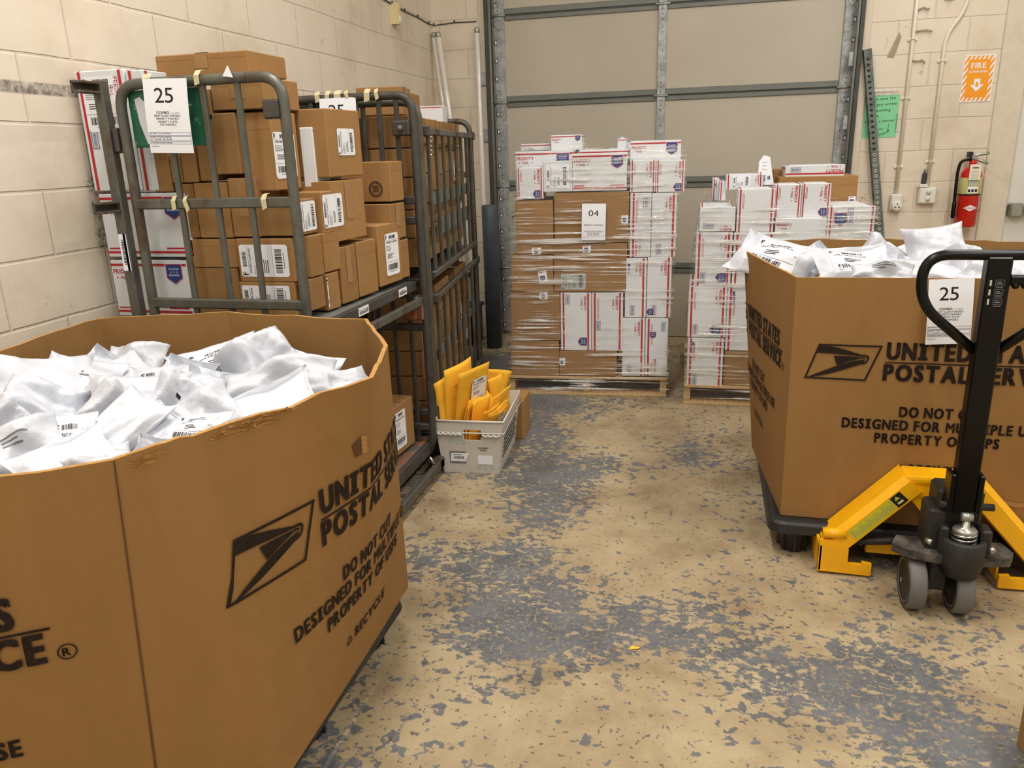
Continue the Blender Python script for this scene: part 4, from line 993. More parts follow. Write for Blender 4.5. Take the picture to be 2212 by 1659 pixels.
# stretch film around both loads
def wrap(loc, rot, rings, label):
    """rings: (z, x0, x1, y0, y1) rounded rectangles around the stack"""
    m = MB(); V, Fc = [], []; n_ = 0; rg = random.Random(3)
    for z, x0, x1, y0, y1 in rings:
        pts = []; k = 18
        for (a, b, c, d) in ((x0, y0, x1, y0), (x1, y0, x1, y1), (x1, y1, x0, y1), (x0, y1, x0, y0)):
            for i in range(k):
                f = i / k; pts.append((a + (c - a) * f + rg.uniform(-.0015, .0015), b + (d - b) * f + rg.uniform(-.0015, .0015), z + rg.uniform(-.006, .006) + (.02 * math.sin(i * 1.1) if z == rings[-1][0] else 0)))
        V += pts; n_ = len(pts)
    for r_ in range(len(rings) - 1):
        for i in range(n_): Fc.append([r_ * n_ + i, r_ * n_ + (i + 1) % n_, (r_ + 1) * n_ + (i + 1) % n_, (r_ + 1) * n_ + i])
    m.add(V, Fc, M['film'], True)
    o = m.build('stretch_wrap', loc=loc, rot=(0, 0, R(rot))); tag(o, label, 'plastic wrap'); return o
def ring_set(steps):
    out = []
    for (za, *a), (zb, *b) in zip(steps[:-1], steps[1:]):
        n_ = max(1, int((zb - za) / .05))
        for i in range(n_): out.append((za + (zb - za) * i / n_, *[p + (q - p) * i / n_ for p, q in zip(a, b)]))
    out.append(steps[-1]); return out
wrap((-1.151, 4.384, 0), 4.7, ring_set([(.02, -.006, .966, -.012, 1.16), (.13, .004, .962, -.012, .6), (.40, .010, .965, -.012, .49), (.62, .018, .978, -.013, .49), (.86, .03, .985, -.014, .49), (1.16, .055, .99, -.014, .49), (1.22, .07, 1.03, -.012, .47), (1.36, .075, 1.03, -.010, .46), (1.44, .10, 1.0, .03, .47)]), 'clear stretch film around the load that carries the 04 sheet')
wrap((-.101, 4.345, 0), .7, ring_set([(.04, -.008, .99, -.012, 1.13), (.14, .002, .96, -.013, .52), (.42, -.004, .95, -.013, .48), (.70, .01, .945, -.013, .48), (.95, .03, .945, -.014, .48), (1.06, .045, .94, -.012, .50), (1.13, .10, .93, .0, .52)]), 'clear stretch film around the right-hand pallet load')

# ------------------------------------------------------------------ printed sheets
def sheet_25(name, label, loc, rot, w_=.158, h_=.212, four=False, parent=None):
    """sheet hung by its top edge; local x right, z up, faces local -y"""
    t = thing(name, label, 'sign', loc); t.rotation_euler = rot
    m = MB(); n_ = 8; V, Fc = [], []
    bow = lambda v: .004 * math.sin(v * math.pi) + .003 * (1 - v)
    for i in range(n_ + 1):
        v = i / n_
        for x in (-w_ / 2, w_ / 2): V.append((x, -bow(v), -h_ * (1 - v)))
    Fc = [[2 * i, 2 * i + 1, 2 * i + 3, 2 * i + 2] for i in range(n_)]
    m.add(V, Fc, M['paper'], True)
    m2 = MB()
    F = frame((-w_ / 2, 0, -h_), (1, 0, 0), (0, 0, 1))
    if four:
        put_text(m2, '04', h_ * .16, M['ink'], F, w_ * .5, h_ * .66, 0, 'c', space=.05, fit=w_ * .44)
        put_text(m2, 'PRIORITY PARCELS', h_ * .038, M['ink'], F, w_ * .5, h_ * .40, .012, 'c', fit=w_ * .80)
        for i, ln in enumerate(('020-076, 078-079, 086-119,', '110-199, 200-268', 'INTERNATIONAL')): put_text(m2, ln, h_ * .027, M['ink'], F, w_ * .5, h_ * (.225 - .045 * i), .006, 'c', fit=w_ * (.78, .5, .5)[i])
        for a in ((.06, .10, .94, .103), (.06, .265, .94, .268), (.06, .10, .064, .268), (.936, .10, .94, .268)): m2.rect(w_ * a[0], h_ * a[1], w_ * a[2], h_ * a[3], M['greyink'], F)
        m2.rect(w_ * .06, h_ * .07, w_ * .3, h_ * .077, M['greyink'], F)
    else:
        put_text(m2, '25', h_ * .195, M['ink'], F, w_ * .47, h_ * .68, 0, 'c', space=.05, fit=w_ * .45)
        put_text(m2, 'COMBO', h_ * .034, M['ink'], F, w_ * .26, h_ * .53, .02, fit=w_ * .30); put_text(m2, '(SJ APPS)', h_ * .018, M['greyink'], F, w_ * .59, h_ * .532, .004, fit=w_ * .2)
        for i, ln in enumerate(('FIRST CLASS PARCELS', 'PRIORITY PARCELS', 'PRIORITY FLATS', 'STD PARCELS')): put_text(m2, ln, h_ * .026, M['ink'], F, w_ * .5, h_ * (.492 - .040 * i), .014, 'c', fit=w_ * (.60, .52, .44, .38)[i])
        for y0, y1, ln in ((.235, .28, ('SCF FIRST CLASS PARCELS',)), (.165, .23, ('PRIORITY FLATS & PARCELS', '077, 080-087, 100, 101-108')), (.12, .155, ('STANDARD PARCELS 080-086',))):
            for a in ((.02, y0, .98, y0 + .004), (.02, y1 - .004, .98, y1), (.02, y0, .025, y1), (.975, y0, .98, y1)): m2.rect(w_ * a[0], h_ * a[1], w_ * a[2], h_ * a[3], M['blue'], F)
            for i, l in enumerate(ln): put_text(m2, l, h_ * .018, M['ink'], F, w_ * .04, h_ * (y1 - .024 - .028 * i), .004, fit=w_ * .5)
        m2.rect(w_ * .04, h_ * .085, w_ * .22, h_ * .092, M['greyink'], F)
    bmx = bmesh.new()
    for i, f in enumerate(m2.f):
        try: bmx.faces.new([bmx.verts.new(m2.v[k]) for k in f]).material_index = m2.m[i]
        except ValueError: pass
    for i in range(1, n_):
        bmesh.ops.bisect_plane(bmx, geom=bmx.verts[:] + bmx.edges[:] + bmx.faces[:], plane_co=(0, 0, -h_ * i / n_), plane_no=(0, 0, 1))
    bmx.verts.index_update()
    V = []
    for v in bmx.verts:
        q = (v.co.z + h_) / h_; k = min(n_ - 1, int(max(0, q) * n_)); f = q * n_ - k
        V.append((v.co.x, -(bow(k / n_) * (1 - f) + bow((k + 1) / n_) * f) - .0006, v.co.z))
    for mi, mt in enumerate(m2.mats):
        fs = [[v.index for v in f.verts] for f in bmx.faces if f.material_index == mi]
        used = sorted({i for f in fs for i in f}); mp = {i: k for k, i in enumerate(used)}
        m.add([V[i] for i in used], [[mp[i] for i in f] for f in fs], mt)
    bmx.free()
    m.build('printed_sheet', t); return t
sheet_25('paper_sign', 'white 25 COMBO sheet hanging on the near mail cage frame', (-1.603, 2.163, 1.662), (0, R(2), 0), .152, .214)
p = S0 + cd * -.045 + cn * .37
sheet_25('paper_sign', 'white 25 sheet half hidden behind a brown carton on the far mail cage', (-1.49, 3.085, 1.652), (0, 0, R(3)))
sheet_25('paper_sign', 'white 04 PRIORITY PARCELS sheet stuck on the wrapped pallet', (-1.151 + .525 * .9966 + .0014, 4.384 + .525 * .082 - .018, 1.13), (0, R(1.0), R(4.7)), .134, .203, True)
sheet_25('paper_sign', 'white 25 sheet hanging over the front rim of the right bin', (.738, 2.642, 1.004), (0, R(-3.2), 0), .128, .208)

# ------------------------------------------------------------------ mail cages
def end_frame(parent, x0, x1, z0, z1, bars, rails, mat, r=.017, name='end_frame'):
    """rounded tube loop in the local x-z plane with flat bars"""
    m = MB(); c = .075
    loop = fillet([(x0, 0, (z0 + z1) / 2), (x0, 0, z1), (x1, 0, z1), (x1, 0, z0), (x0, 0, z0), (x0, 0, (z0 + z1) / 2)], c, 7)
    m.tube(loop, r, mat, 10, caps=False)
    f = m.build(name, parent)
    for x in bars:
        b = MB(); b.box((x - .0095, -.008, z0), (x + .0095, .008, z1), mat, .003); b.build('bar', f)
    for z in rails:
        b = MB(); b.box((x0, -.014, z - .016), (x1, .010, z + .016), mat, .004); b.build('rail', f)
    return f
def tape_bits(parent, spots, y=-.019):
    for x, z, w_, h_, a in spots:
        m = MB(); F = frame((x, y, z), (math.cos(R(a)), 0, math.sin(R(a))), (-math.sin(R(a)), 0, math.cos(R(a))))
        m.add([F[0] + F[1] * p + F[2] * q + Vector((0, dy, 0)) for p, q, dy in ((-w_ / 2, -h_, 0), (w_ / 2, -h_ * .8, 0), (w_ / 2, 0, -.001), (-w_ / 2, 0, -.001), (w_ / 2, .014, .012), (-w_ / 2, .014, .012), (w_ / 2, .017, .03), (-w_ / 2, .017, .03))], [[0, 1, 2, 3], [3, 2, 4, 5], [5, 4, 6, 7]], M['masking'])
        m.build('masking_tape', parent)
def caster(parent, x, y, r=.055):
    m = MB(); m.lathe([(r * .5, -.017), (r, -.014), (r, .014), (r * .5, .017)], M['bplastic'], 18, Matrix.Translation((x, y, r)) @ Matrix.Rotation(R(90), 4, 'Y'))
    w_ = m.build('caster', parent)
    MB().box((x - .03, y - .03, r * 1.9), (x + .03, y + .03, r * 2.2), M['steel_d'], .003).box((x - .028, y - .012, r * .8), (x - .021, y + .012, r * 2), M['steel_d']).box((x + .021, y - .012, r * .8), (x + .028, y + .012, r * 2), M['steel_d']).build('fork', w_)
cg = thing('mail_cage', 'near rolling steel mail cage with the 25 sheet and green board on its end', 'mail cage', (-1.52, 2.2, 0))
f = end_frame(cg, -.280, .285, .15, 1.655, (-.115, .018, .137), (1.293, .972, .55), M['steel'], .0165)
tape_bits(f, ((-.16, 1.668, .03, .034, 4), (.015, 1.668, .018, .03, -3), (-.13, 1.303, .016, .03, 0), (-.088, 1.303, .015, .036, 14), (.19, 1.303, .018, .032, 3)))
m = MB(); m.box((.222, -.022, 1.535), (.275, .012, 1.59), M['steel_d'], .006); m.build('latch_plate', f)
m = MB(); m.prism([(.105, 1.660), (.125, 1.688), (.138, 1.655)], .019, .022, M['paper'], Matrix.Rotation(R(90), 4, 'X')); m.build('torn_paper', f)
g = MB().box((-.262, .012, 1.468), (.008, .018, 1.638), M['green'], .004).build('sign_board', cg)
m = MB(); m.prism([(-.235, 1.612), (-.215, 1.618), (-.16, 1.56), (-.155, 1.48), (-.21, 1.478), (-.228, 1.54)], -.0105, -.0085, M['poly'], Matrix.Rotation(R(90), 4, 'X')); m.build('torn_sleeve', g)
m = MB(); m.box((-.362, -.018, .12), (-.326, .018, 1.672), M['steel'], .004)
po = m.build('post', cg)
for z in (1.648, 1.288):
    m = MB(); m.box((-.362, -.105, z - .018), (-.354, -.0, z + .018), M['steel'], .002).box((-.362, -.105, z + .010), (-.33, -.01, z + .018), M['steel'], .002).box((-.362, -.105, z - .018), (-.33, -.01, z - .010), M['steel'], .002); m.build('hook_bracket', po)
m = MB(); m.box((-.340, -.0195, 1.08), (-.328, -.0185, 1.2), M['paper']); F = frame((-.352, -.0200, 1.08), (1, 0, 0), (0, 0, 1)); m.box((-.357, -.0195, 1.08), (-.331, -.0185, 1.2), M['paper']); barcode(m, F, .002, .02, .012, .085, M['ink'], 4, True); m.build('barcode_label', po)
m = MB()
for z in (1.46, 1.515): m.tube([(-.33, 0, z), (-.268, 0, z)], .007, M['steel_d'], 8)
m.box((-.318, -.016, 1.455), (-.30, .016, 1.53), M['steel_d'], .004); m.build('hinge', po)
fr = end_frame(cg, -.29, .345, .13, 1.652, (-.19, -.10, .0, .10, .20, .275), (1.24, .70, .24), M['steel_d'], .017)
fr.location = (0, .905, 0)
tape_bits(fr, ((-.06, 1.666, .022, .03, 3), (-.015, 1.666, .02, .03, -8), (.03, 1.666, .03, .022, 0), (.07, 1.666, .016, .018, 14), (.16, 1.666, .024, .036, -4), (.20, 1.666, .016, .03, 8)))
MB().box((-.28, .012, 1.44), (-.02, .018, 1.63), M['green'], .004).build('sign_board', fr)
MB().box((.26, -.03, 1.495), (.335, .012, 1.555), M['steel_d'], .006).lathe([(.006, 0), (.012, .004), (.008, .018)], M['rust'], 10, Matrix.Translation((.30, -.03, 1.525)) @ Matrix.Rotation(R(90), 4, 'X')).build('latch_plate', fr)
MB().box((.25, -.03, .735), (.345, .012, .81), M['rust'], .006).build('latch_plate', fr)
m = MB(); m.box((-.50, .03, .885), (.318, .88, .905), M['gpaint'], .003).box((.300, .03, .868), (.322, .88, .906), M['steel_d'], .003)
sh = m.build('shelf', cg)
for y in (.30, .68):
    m = MB(); m.box((.3222, y, .872), (.3232, y + .085, .902), M['paper'], 0); F = frame((.3238, y, .872), (0, 1, 0), (0, 0, 1)); rg = random.Random(int(y * 50))
    for i in range(9): m.rect(.006 + i * .0085, .006, .011 + i * .0085, .006 + rg.uniform(.008, .018), M['ink'], F)
    m.build('shelf_label', sh)
m = MB(); m.box((.325, .02, .802), (.345, .93, .836), M['steel'], .004); m.box((.30, .86, .80), (.33, .93, .84), M['steel'], .006).tube(fillet([(.335, .90, .82), (.335, .955, .82), (.335, .955, .85), (.32, .955, .85)], .02), .009, M['galv'], 8); m.build('gate_bar', cg)
m = MB(); m.box((-.50, .02, .135), (.318, .98, .165), M['rust'], .004).box((.306, .02, .105), (.33, .98, .166), M['steel_d'], .004); m.build('base_deck', cg)
m = MB(); m.box((.352, .12, .03), (.376, .95, .075), M['steel'], .004).box((.33, .90, .03), (.376, .965, .08), M['steel'], .006); m.tube([(.34, .86, .11), (.36, .86, .075)], .007, M['chrome'], 8); m.build('gate_bar', cg)
for x, y in ((-.42, .1), (.22, .1), (-.42, .86), (.22, .86)): caster(cg, x, y)

cf = thing('mail_cage', 'far rolling steel mail cage with barred gates, full of brown cartons', 'mail cage', (S0.x, S0.y, 0), R(ca - 90))
# local frame: y runs along the barred side away from the camera, x points to the aisle
f = end_frame(cf, -.64, .012, .14, 1.632, (-.5, -.36, -.22), (1.15, .28), M['steel'], .018); f.location = (0, -.035, 0)
m = MB(); m.box((-.012, -.02, 1.50), (.008, -.0185, 1.58), M['paper']); F = frame((-.012, -.0206, 1.50), (1, 0, 0), (0, 0, 1)); barcode(m, F, .004, .01, .012, .06, M['ink'], 9, True); m.build('barcode_label', f)
L_ = (S1 - S0).length
f = end_frame(cf, -.64, .012, .06, 1.60, (-.5, -.36, -.22, -.1), (1.3, .7), M['steel'], .017); f.location = (0, L_ + .04, 0)
def gate(z0, z1, straps, nbar=8):
    m = MB(); y0, y1 = .03, L_ - .01
    m.box((.016, y0, z1 - .014), (.038, y1, z1 + .014), M['steel'], .004).box((.016, y0, z0 - .014), (.038, y1, z0 + .014), M['steel'], .004)
    g_ = m.build('gate', cf)
    for i in range(nbar):
        y = y0 + .04 + i * (y1 - y0 - .08) / (nbar - 1); MB().box((.019, y - .010, z0), (.035, y + .010, z1), M['steel'], .003).build('bar', g_)
    for a, b, p, q in straps: MB().box((.012, y0 + p, a), (.018, y0 + q, b), M['gpaint'], .002).build('strap_plate', g_)
    for y in (y0, y1):
        m = MB(); m.box((.006, y - .03, z1 - .022), (.044, y + .03, z1 + .022), M['steel_d'], .005); m.build('hinge', g_)
    return g_
gate(.905, 1.515, ((1.20, 1.26, .12, 1.2), (1.055, 1.135, .2, 1.1)))
gate(.17, .80, ((.50, .55, .05, 1.2),))
MB().box((-.64, .0, .135), (.03, L_, .165), M['steel_d'], .004).build('base_deck', cf)
MB().box((-.64, .0, .872), (.012, L_, .89), M['steel_d'], .004).build('shelf', cf)
for x, y in ((-.55, .1), (-.08, .1), (-.55, L_ - .1), (-.08, L_ - .1)): caster(cf, x, y)
ch = MB()
for i in range(5): ch.lathe([(.004, -.004), (.006, 0), (.004, .004)], M['chrome'], 8, Matrix.Translation((.05, .02 - .004 * i, 1.49 - .018 * i)))
ch.build('chain', cf)

# ------------------------------------------------------------------ cardboard bins
def bin_sleeve(name, label, rim, bot, zt, zb, prints, torn=None, holes=()):
    """eight-sided corrugated sleeve; rim and bottom outlines have matching corners"""
    root = thing(name, label, 'cardboard bin', (bot[0][0], bot[0][1], zb))
    O = Vector((bot[0][0], bot[0][1], zb))
    n_ = len(rim); rim = [Vector(p) for p in rim]; bot = [Vector(p) for p in bot]
    cr = sum(rim, Vector((0, 0))) / n_
    def inset(poly, d):
        out = []
        for i in range(len(poly)):
            a, p, b = poly[i - 1], poly[i], poly[(i + 1) % len(poly)]
            e0 = (p - a).normalized(); e1 = (b - p).normalized(); nn = Vector((-e0.y - e1.y, e0.x + e1.x))
            nn.normalize()
            if nn.dot(cr - p) < 0: nn = -nn
            out.append(p + nn * d)
        return out
    SUB = 6; NV = 8; rg = random.Random(5)
    def outline(poly):
        pts = []
        for i in range(n_):
            for j in range(SUB): pts.append(poly[i].lerp(poly[(i + 1) % n_], j / SUB))
        return pts
    ro, bo = outline(rim), outline(bot); ri, bi = outline(inset(rim, .011)), outline(inset(bot, .011)); K = len(ro)
    dz = [rg.uniform(-.003, .003) for _ in range(K)]
    if torn:
        for k, v in torn.items(): dz[k % K] -= v
    def bulge(i, t):
        j = (i % SUB) / SUB; return .010 * math.sin(math.pi * j) * math.sin(math.pi * t)
    V = []
    for o_, b_, s_ in ((ro, bo, 1), (ri, bi, 1)):
        for r_ in range(NV + 1):
            t = r_ / NV
            for i in range(K):
                p = o_[i].lerp(b_[i], t); d = (p - cr).normalized() * bulge(i, t)
                V.append(Vector((p.x + d.x, p.y + d.y, zt + (zb - zt) * t + dz[i] * (1 - t) ** 3)) - O)
    m = MB(); off = (NV + 1) * K; Fo = []; Fi = []; Fe = []
    for r_ in range(NV):
        for i in range(K):
            a, b = r_ * K + i, r_ * K + (i + 1) % K; c, d = a + K, b + K
            Fo.append([a, c, d, b]); Fi.append([off + a, off + b, off + d, off + c])
    for i in range(K): Fe.append([i, (i + 1) % K, off + (i + 1) % K, off + i])
    Fb = [[NV * K + i, off + NV * K + i, off + NV * K + (i + 1) % K, NV * K + (i + 1) % K] for i in range(K)]
    k0 = len(m.v); m.add(V, Fo + Fi + Fb, M['card_big']); mi = m.slot(M['card_edge'])
    for f in Fe: m.f.append([k0 + i for i in f]); m.m.append(mi); m.sm.append(False)
    # score lines at the corners
    arc = [0.0]
    for i in range(n_): arc.append(arc[-1] + (rim[(i + 1) % n_] - rim[i]).length)
    def surf(u, zr, lift=.0015):
        """point on the outside at arc length u along the rim and drop zr below it"""
        u = u % arc[-1]
        i = max(k for k in range(n_) if arc[k] <= u + 1e-9); f = (u - arc[i]) / (arc[i + 1] - arc[i]); t = zr / (zt - zb)
        a = rim[i].lerp(bot[i], t); b = rim[(i + 1) % n_].lerp(bot[(i + 1) % n_], t); p = a.lerp(b, f)
        d = (p - cr).normalized() * (.010 * math.sin(math.pi * f) * math.sin(math.pi * min(1, max(0, t))))
        e = (b - a).normalized(); nn = Vector((e.y, -e.x)); nn = nn if nn.dot(p - cr) > 0 else -nn
        return Vector((p.x + d.x + nn.x * lift, p.y + d.y + nn.y * lift, zt + (zb - zt) * t)) - O
    for i in prints.get('seams', ()):
        V2, F2 = [], []
        for k in range(13):
            t = (zt - zb) * k / 12; V2 += [surf(arc[i] + .0005, t, .0022), surf(arc[i] + .0030, t, .0022)]
        for k in range(12): F2.append([2 * k, 2 * k + 1, 2 * k + 3, 2 * k + 2])
        m.add(V2, F2, M['card_dark'])
    body = m.build('sleeve', root)
    floor_ = MB(); floor_.prism([(p.x - O.x, p.y - O.y) for p in inset(bot, .02)], 0.0, .02, M['card_big']); floor_.build('bottom_tray', root)
    def wrap_print(mb, name, u0, top):
        """flat artwork (x right, y up from the logo base) folded over the sleeve; mirrored onto arc direction"""
        bmx = bmesh.new()
        for i, f in enumerate(mb.f):
            try: bmx.faces.new([bmx.verts.new((mb.v[k][0] + u0, mb.v[k][1], 0)) for k in f])
            except ValueError: pass
        cuts = []
        for i in range(-n_, 2 * n_):
            a0 = arc[i % n_] + arc[-1] * (i // n_); a1 = arc[i % n_ + 1] + arc[-1] * (i // n_)
            cuts += [a0 + (a1 - a0) * j / SUB for j in range(SUB)]
        xs = [v.co.x for v in bmx.verts]
        for a in cuts:
            if min(xs) < a < max(xs): bmesh.ops.bisect_plane(bmx, geom=bmx.verts[:] + bmx.edges[:] + bmx.faces[:], plane_co=(a, 0, 0), plane_no=(1, 0, 0))
        ys = [v.co.y for v in bmx.verts]
        for k in range(1, NV):
            y = top - (zt - zb) * k / NV
            if min(ys) < y < max(ys): bmesh.ops.bisect_plane(bmx, geom=bmx.verts[:] + bmx.edges[:] + bmx.faces[:], plane_co=(0, y, 0), plane_no=(0, 1, 0))
        bmx.verts.index_update(); out = MB()
        out.add([surf(v.co.x, top - v.co.y, .0028) for v in bmx.verts], [[v.index for v in f.verts] for f in bmx.faces], M['print']); bmx.free()
        return out.build(name, root)
    return root, body, wrap_print, surf, arc
def bin_artwork():
    """the printed logo block and text block, in metres from the lower left of the logo"""
    F = frame((0, 0, 0), (1, 0, 0), (0, 1, 0)); lg = MB()
    k = .19 / 455
    def Q(pts): return [((x - 530) * k, (1142 + (x - 530) * .05 - y) * k) for x, y in pts]
    def bar(a, b, t=.0058):
        a, b = Vector(a), Vector(b); d = (b - a).normalized(); nn = Vector((-d.y, d.x)) * t / 2; d = d * t / 2
        lg.flat([tuple(a - d - nn), tuple(b + d - nn), tuple(b + d + nn), tuple(a - d + nn)], M['print'], F)
    c = [Q([p])[0] for p in ((532, 1142), (980, 1168), (1076, 896), (622, 873))]
    for i in range(4): bar(c[i], c[(i + 1) % 4])
    def strip(up, lo):
        n_ = len(up)
        for i in range(n_ - 1): lg.flat([Q([lo[i]])[0], Q([lo[i + 1]])[0], Q([up[i + 1]])[0], Q([up[i]])[0]], M['print'], F)
    strip([(622, 876), (700, 884), (800, 912), (900, 946), (938, 960)], [(603, 938), (700, 946), (800, 956), (900, 968), (936, 974)])
    strip([(735, 965), (790, 967), (850, 971), (905, 976), (938, 984)], [(762, 1043), (800, 1030), (850, 1012), (905, 998), (938, 990)])
    strip([(545, 1140), (640, 1098), (720, 1065), (800, 1034), (880, 1012), (940, 1003), (962, 1000)], [(548, 1145), (640, 1128), (720, 1110), (800, 1085), (880, 1058), (940, 1036), (966, 1026)])
    strip([(938, 960), (965, 961), (985, 966), (996, 982), (992, 1004), (980, 1026), (962, 1036), (940, 1038)], [(936, 974), (962, 974), (976, 979), (983, 988), (978, 1003), (968, 1018), (956, 1024), (940, 1026)])
    strip([(938, 978), (955, 980), (968, 984), (970, 992)], [(938, 990), (950, 991), (958, 993), (960, 998)])
    tx = MB(); P = M['print']
    put_text(tx, 'UNITED STATES', .053, P, F, .247, .074, .05, fit=.515, serif_i=True, space=.10)
    tx.rect(.243, .0595, .80, .0640, P, F)
    put_text(tx, 'POSTAL SERVICE', .052, P, F, .243, .002, .05, fit=.553, serif_i=True, space=.10)
    ring = lambda r0, r1: ([(.818 + r * math.cos(t * math.pi / 12), .013 + r * math.sin(t * math.pi / 12)) for t in range(24) for r in (r0, r1)], [[2 * i, 2 * i + 1, (2 * i + 3) % 48, (2 * i + 2) % 48] for i in range(24)])
    tx.flat(ring(.0125, .0148), P, F); put_text(tx, 'R', .014, P, F, .818, .006, .02, 'c')
    put_text(tx, 'DO NOT CUT', .034, P, F, .303, -.122, .042, fit=.258, space=.11, serif_i=True)
    put_text(tx, 'DESIGNED FOR MULTIPLE USE', .033, P, F, .130, -.169, .042, fit=.60, space=.11, serif_i=True)
    put_text(tx, 'PROPERTY OF USPS', .033, P, F, .236, -.217, .042, fit=.376, space=.11, serif_i=True)
    put_text(tx, 'RECYCLE', .026, P, F, .352, -.317, .036, fit=.165, space=.11)
    cx, cy, r_ = .323, -.307, .014
    tri = [(cx + r_ * math.cos(R(a)), cy + r_ * math.sin(R(a))) for a in (90, 210, 330)]
    for i in range(3):
        a, b = Vector(tri[i]), Vector(tri[(i + 1) % 3]); d = b - a
        bar_a, bar_b = a + d * .12, a + d * .78; t = .0034; nn = Vector((-d.y, d.x)).normalized() * t / 2
        tx.flat([tuple(bar_a - nn), tuple(bar_b - nn), tuple(bar_b + nn), tuple(bar_a + nn)], P, F)
        tx.flat([tuple(bar_b - nn * 3), tuple(a + d * .95), tuple(bar_b + nn * 3)], P, F)
    return lg, tx

def plastic_pallet(label, x0, x1, y0, y1, h_, lip=.05):
    t = thing('plastic_pallet', label, 'pallet', (x0, y0, 0)); W, D = x1 - x0, y1 - y0
    m = MB(); r_ = .05
    def rr(e): 
        out = []
        for cx, cy, a in ((W - r_ - e, r_ + e, -90), (W - r_ - e, D - r_ - e, 0), (r_ + e, D - r_ - e, 90), (r_ + e, r_ + e, 180)):
            for k in range(5): out.append((cx + r_ * math.cos(R(a + k * 22.5)), cy + r_ * math.sin(R(a + k * 22.5))))
        return out
    prof = [(.0, h_ - lip), (-.012, h_ - lip + .006), (-.008, h_ - .012), (.0, h_ - .003), (.012, h_)]
    V, Fc = [], []
    for e, z in prof: V += [(x, y, z) for x, y in rr(e)]
    n_ = 20
    for i in range(len(prof) - 1):
        for j in range(n_): Fc.append([i * n_ + j, i * n_ + (j + 1) % n_, (i + 1) * n_ + (j + 1) % n_, (i + 1) * n_ + j])
    Fc += [list(range(n_))[::-1], [(len(prof) - 1) * n_ + j for j in range(n_)]]
    m.add(V, Fc, M['bplastic'], False)
    deck = m
    for x in (.085, W / 2, W - .085):
        for y in (.085, D / 2, D - .085):
            m = MB(); m.lathe([(.036, 0), (.044, .006), (.058, h_ - lip), (.060, h_ - lip + .004)], M['bplastic'], 18, Matrix.Translation((x, y, 0)))
            for a in range(0, 360, 45): m.box((.04, -.003, .012), (.056, .003, h_ - lip), M['bplastic'], 0, Matrix.Translation((x, y, 0)) @ Matrix.Rotation(R(a), 4, 'Z'))
            m.build('foot', t)
    m = deck
    for y in [i * .06 + .03 for i in range(int(D / .06))]: m.box((W - .004, y, h_ - lip + .004), (W + .010, y + .012, h_ - .006), M['bplastic'])
    m.build('deck', t)
    return t

ZT = .96
rimL = [(-.922, .972), (-.865, 1.102), (-.694, 1.491), (-.778, 1.775), (-.968, 2.075), (-1.464, 2.125), (-1.846, 2.0), (-1.804, 1.597), (-1.75, 1.08), (-1.45, .615)]
botL = [(-.985, .985), (-.829, 1.165), (-.838, 1.60), (-.851, 1.953), (-1.00, 2.09), (-1.46, 2.10), (-1.83, 2.0), (-1.84, 1.6), (-1.80, 1.1), (-1.50, .70)]
rootL, bodyL, wpL, sfL, arcL = bin_sleeve('bulk_mail_bin', 'large open cardboard bin in the left foreground full of white mailers', rimL, botL, ZT, .147, {'seams': (0, 6)}, {8: .004, 9: .010, 15: .006})
lg, tx = bin_artwork()
for q in (lg, tx): q.v = [(x * 1.07, y * 1.07, z) for x, y, z in q.v]
wpL(lg, 'printed_logo', .128, .350); wpL(tx, 'printed_text', .128, .350)
wpL(tx, 'printed_text', -.985, .350)
for q in (lg, tx): q.v = [(x / 1.07, y / 1.07, z) for x, y, z in q.v]
m = MB()                                   # crushed fluting along the torn rim
rg = random.Random(12)
for a, b, k in ((.17, .33, 14), (.02, .05, 3)):
    for i in range(k):
        u = a + (b - a) * i / k + rg.uniform(-.008, .008); w_ = rg.uniform(.03, .06); z = rg.uniform(.002, .022)
        P = [sfL(u + w_ * q, z + .003 * math.sin(q * 6 + i), .002 + .003 * math.sin(q * 3.1)) for q in (0, .25, .5, .75, 1)]
        P2 = [sfL(u + w_ * q, z + .0045 + .002 * math.sin(q * 9 + i), .0015) for q in (0, .25, .5, .75, 1)]
        m.add(P + P2, [[j, j + 1, j + 6, j + 5] for j in range(4)], M['card_edge'])
    m.build('torn_rim', rootL); m = MB()
m = MB(); m.add([sfL(.50 + x, .145 + y, .0022) for x, y in ((0, .0), (.03, -.012), (.034, .032), (.012, .034))], [[3, 2, 1, 0]], M['card_dark'])
P = [sfL(.53 + .005 * q, .132, .003 + .006 * q) for q in (0, 1, 1.6)] + [sfL(.532 + .005 * q, .176, .003 + .006 * q) for q in (0, 1, 1.6)]
m.add(P, [[0, 1, 4, 3], [1, 2, 5, 4]], M['card_edge']); m.build('torn_hand_hole', rootL)
plastic_pallet('black plastic pallet under the cardboard bin in the left foreground', -1.90, -.866, 1.0, 1.93, .145)

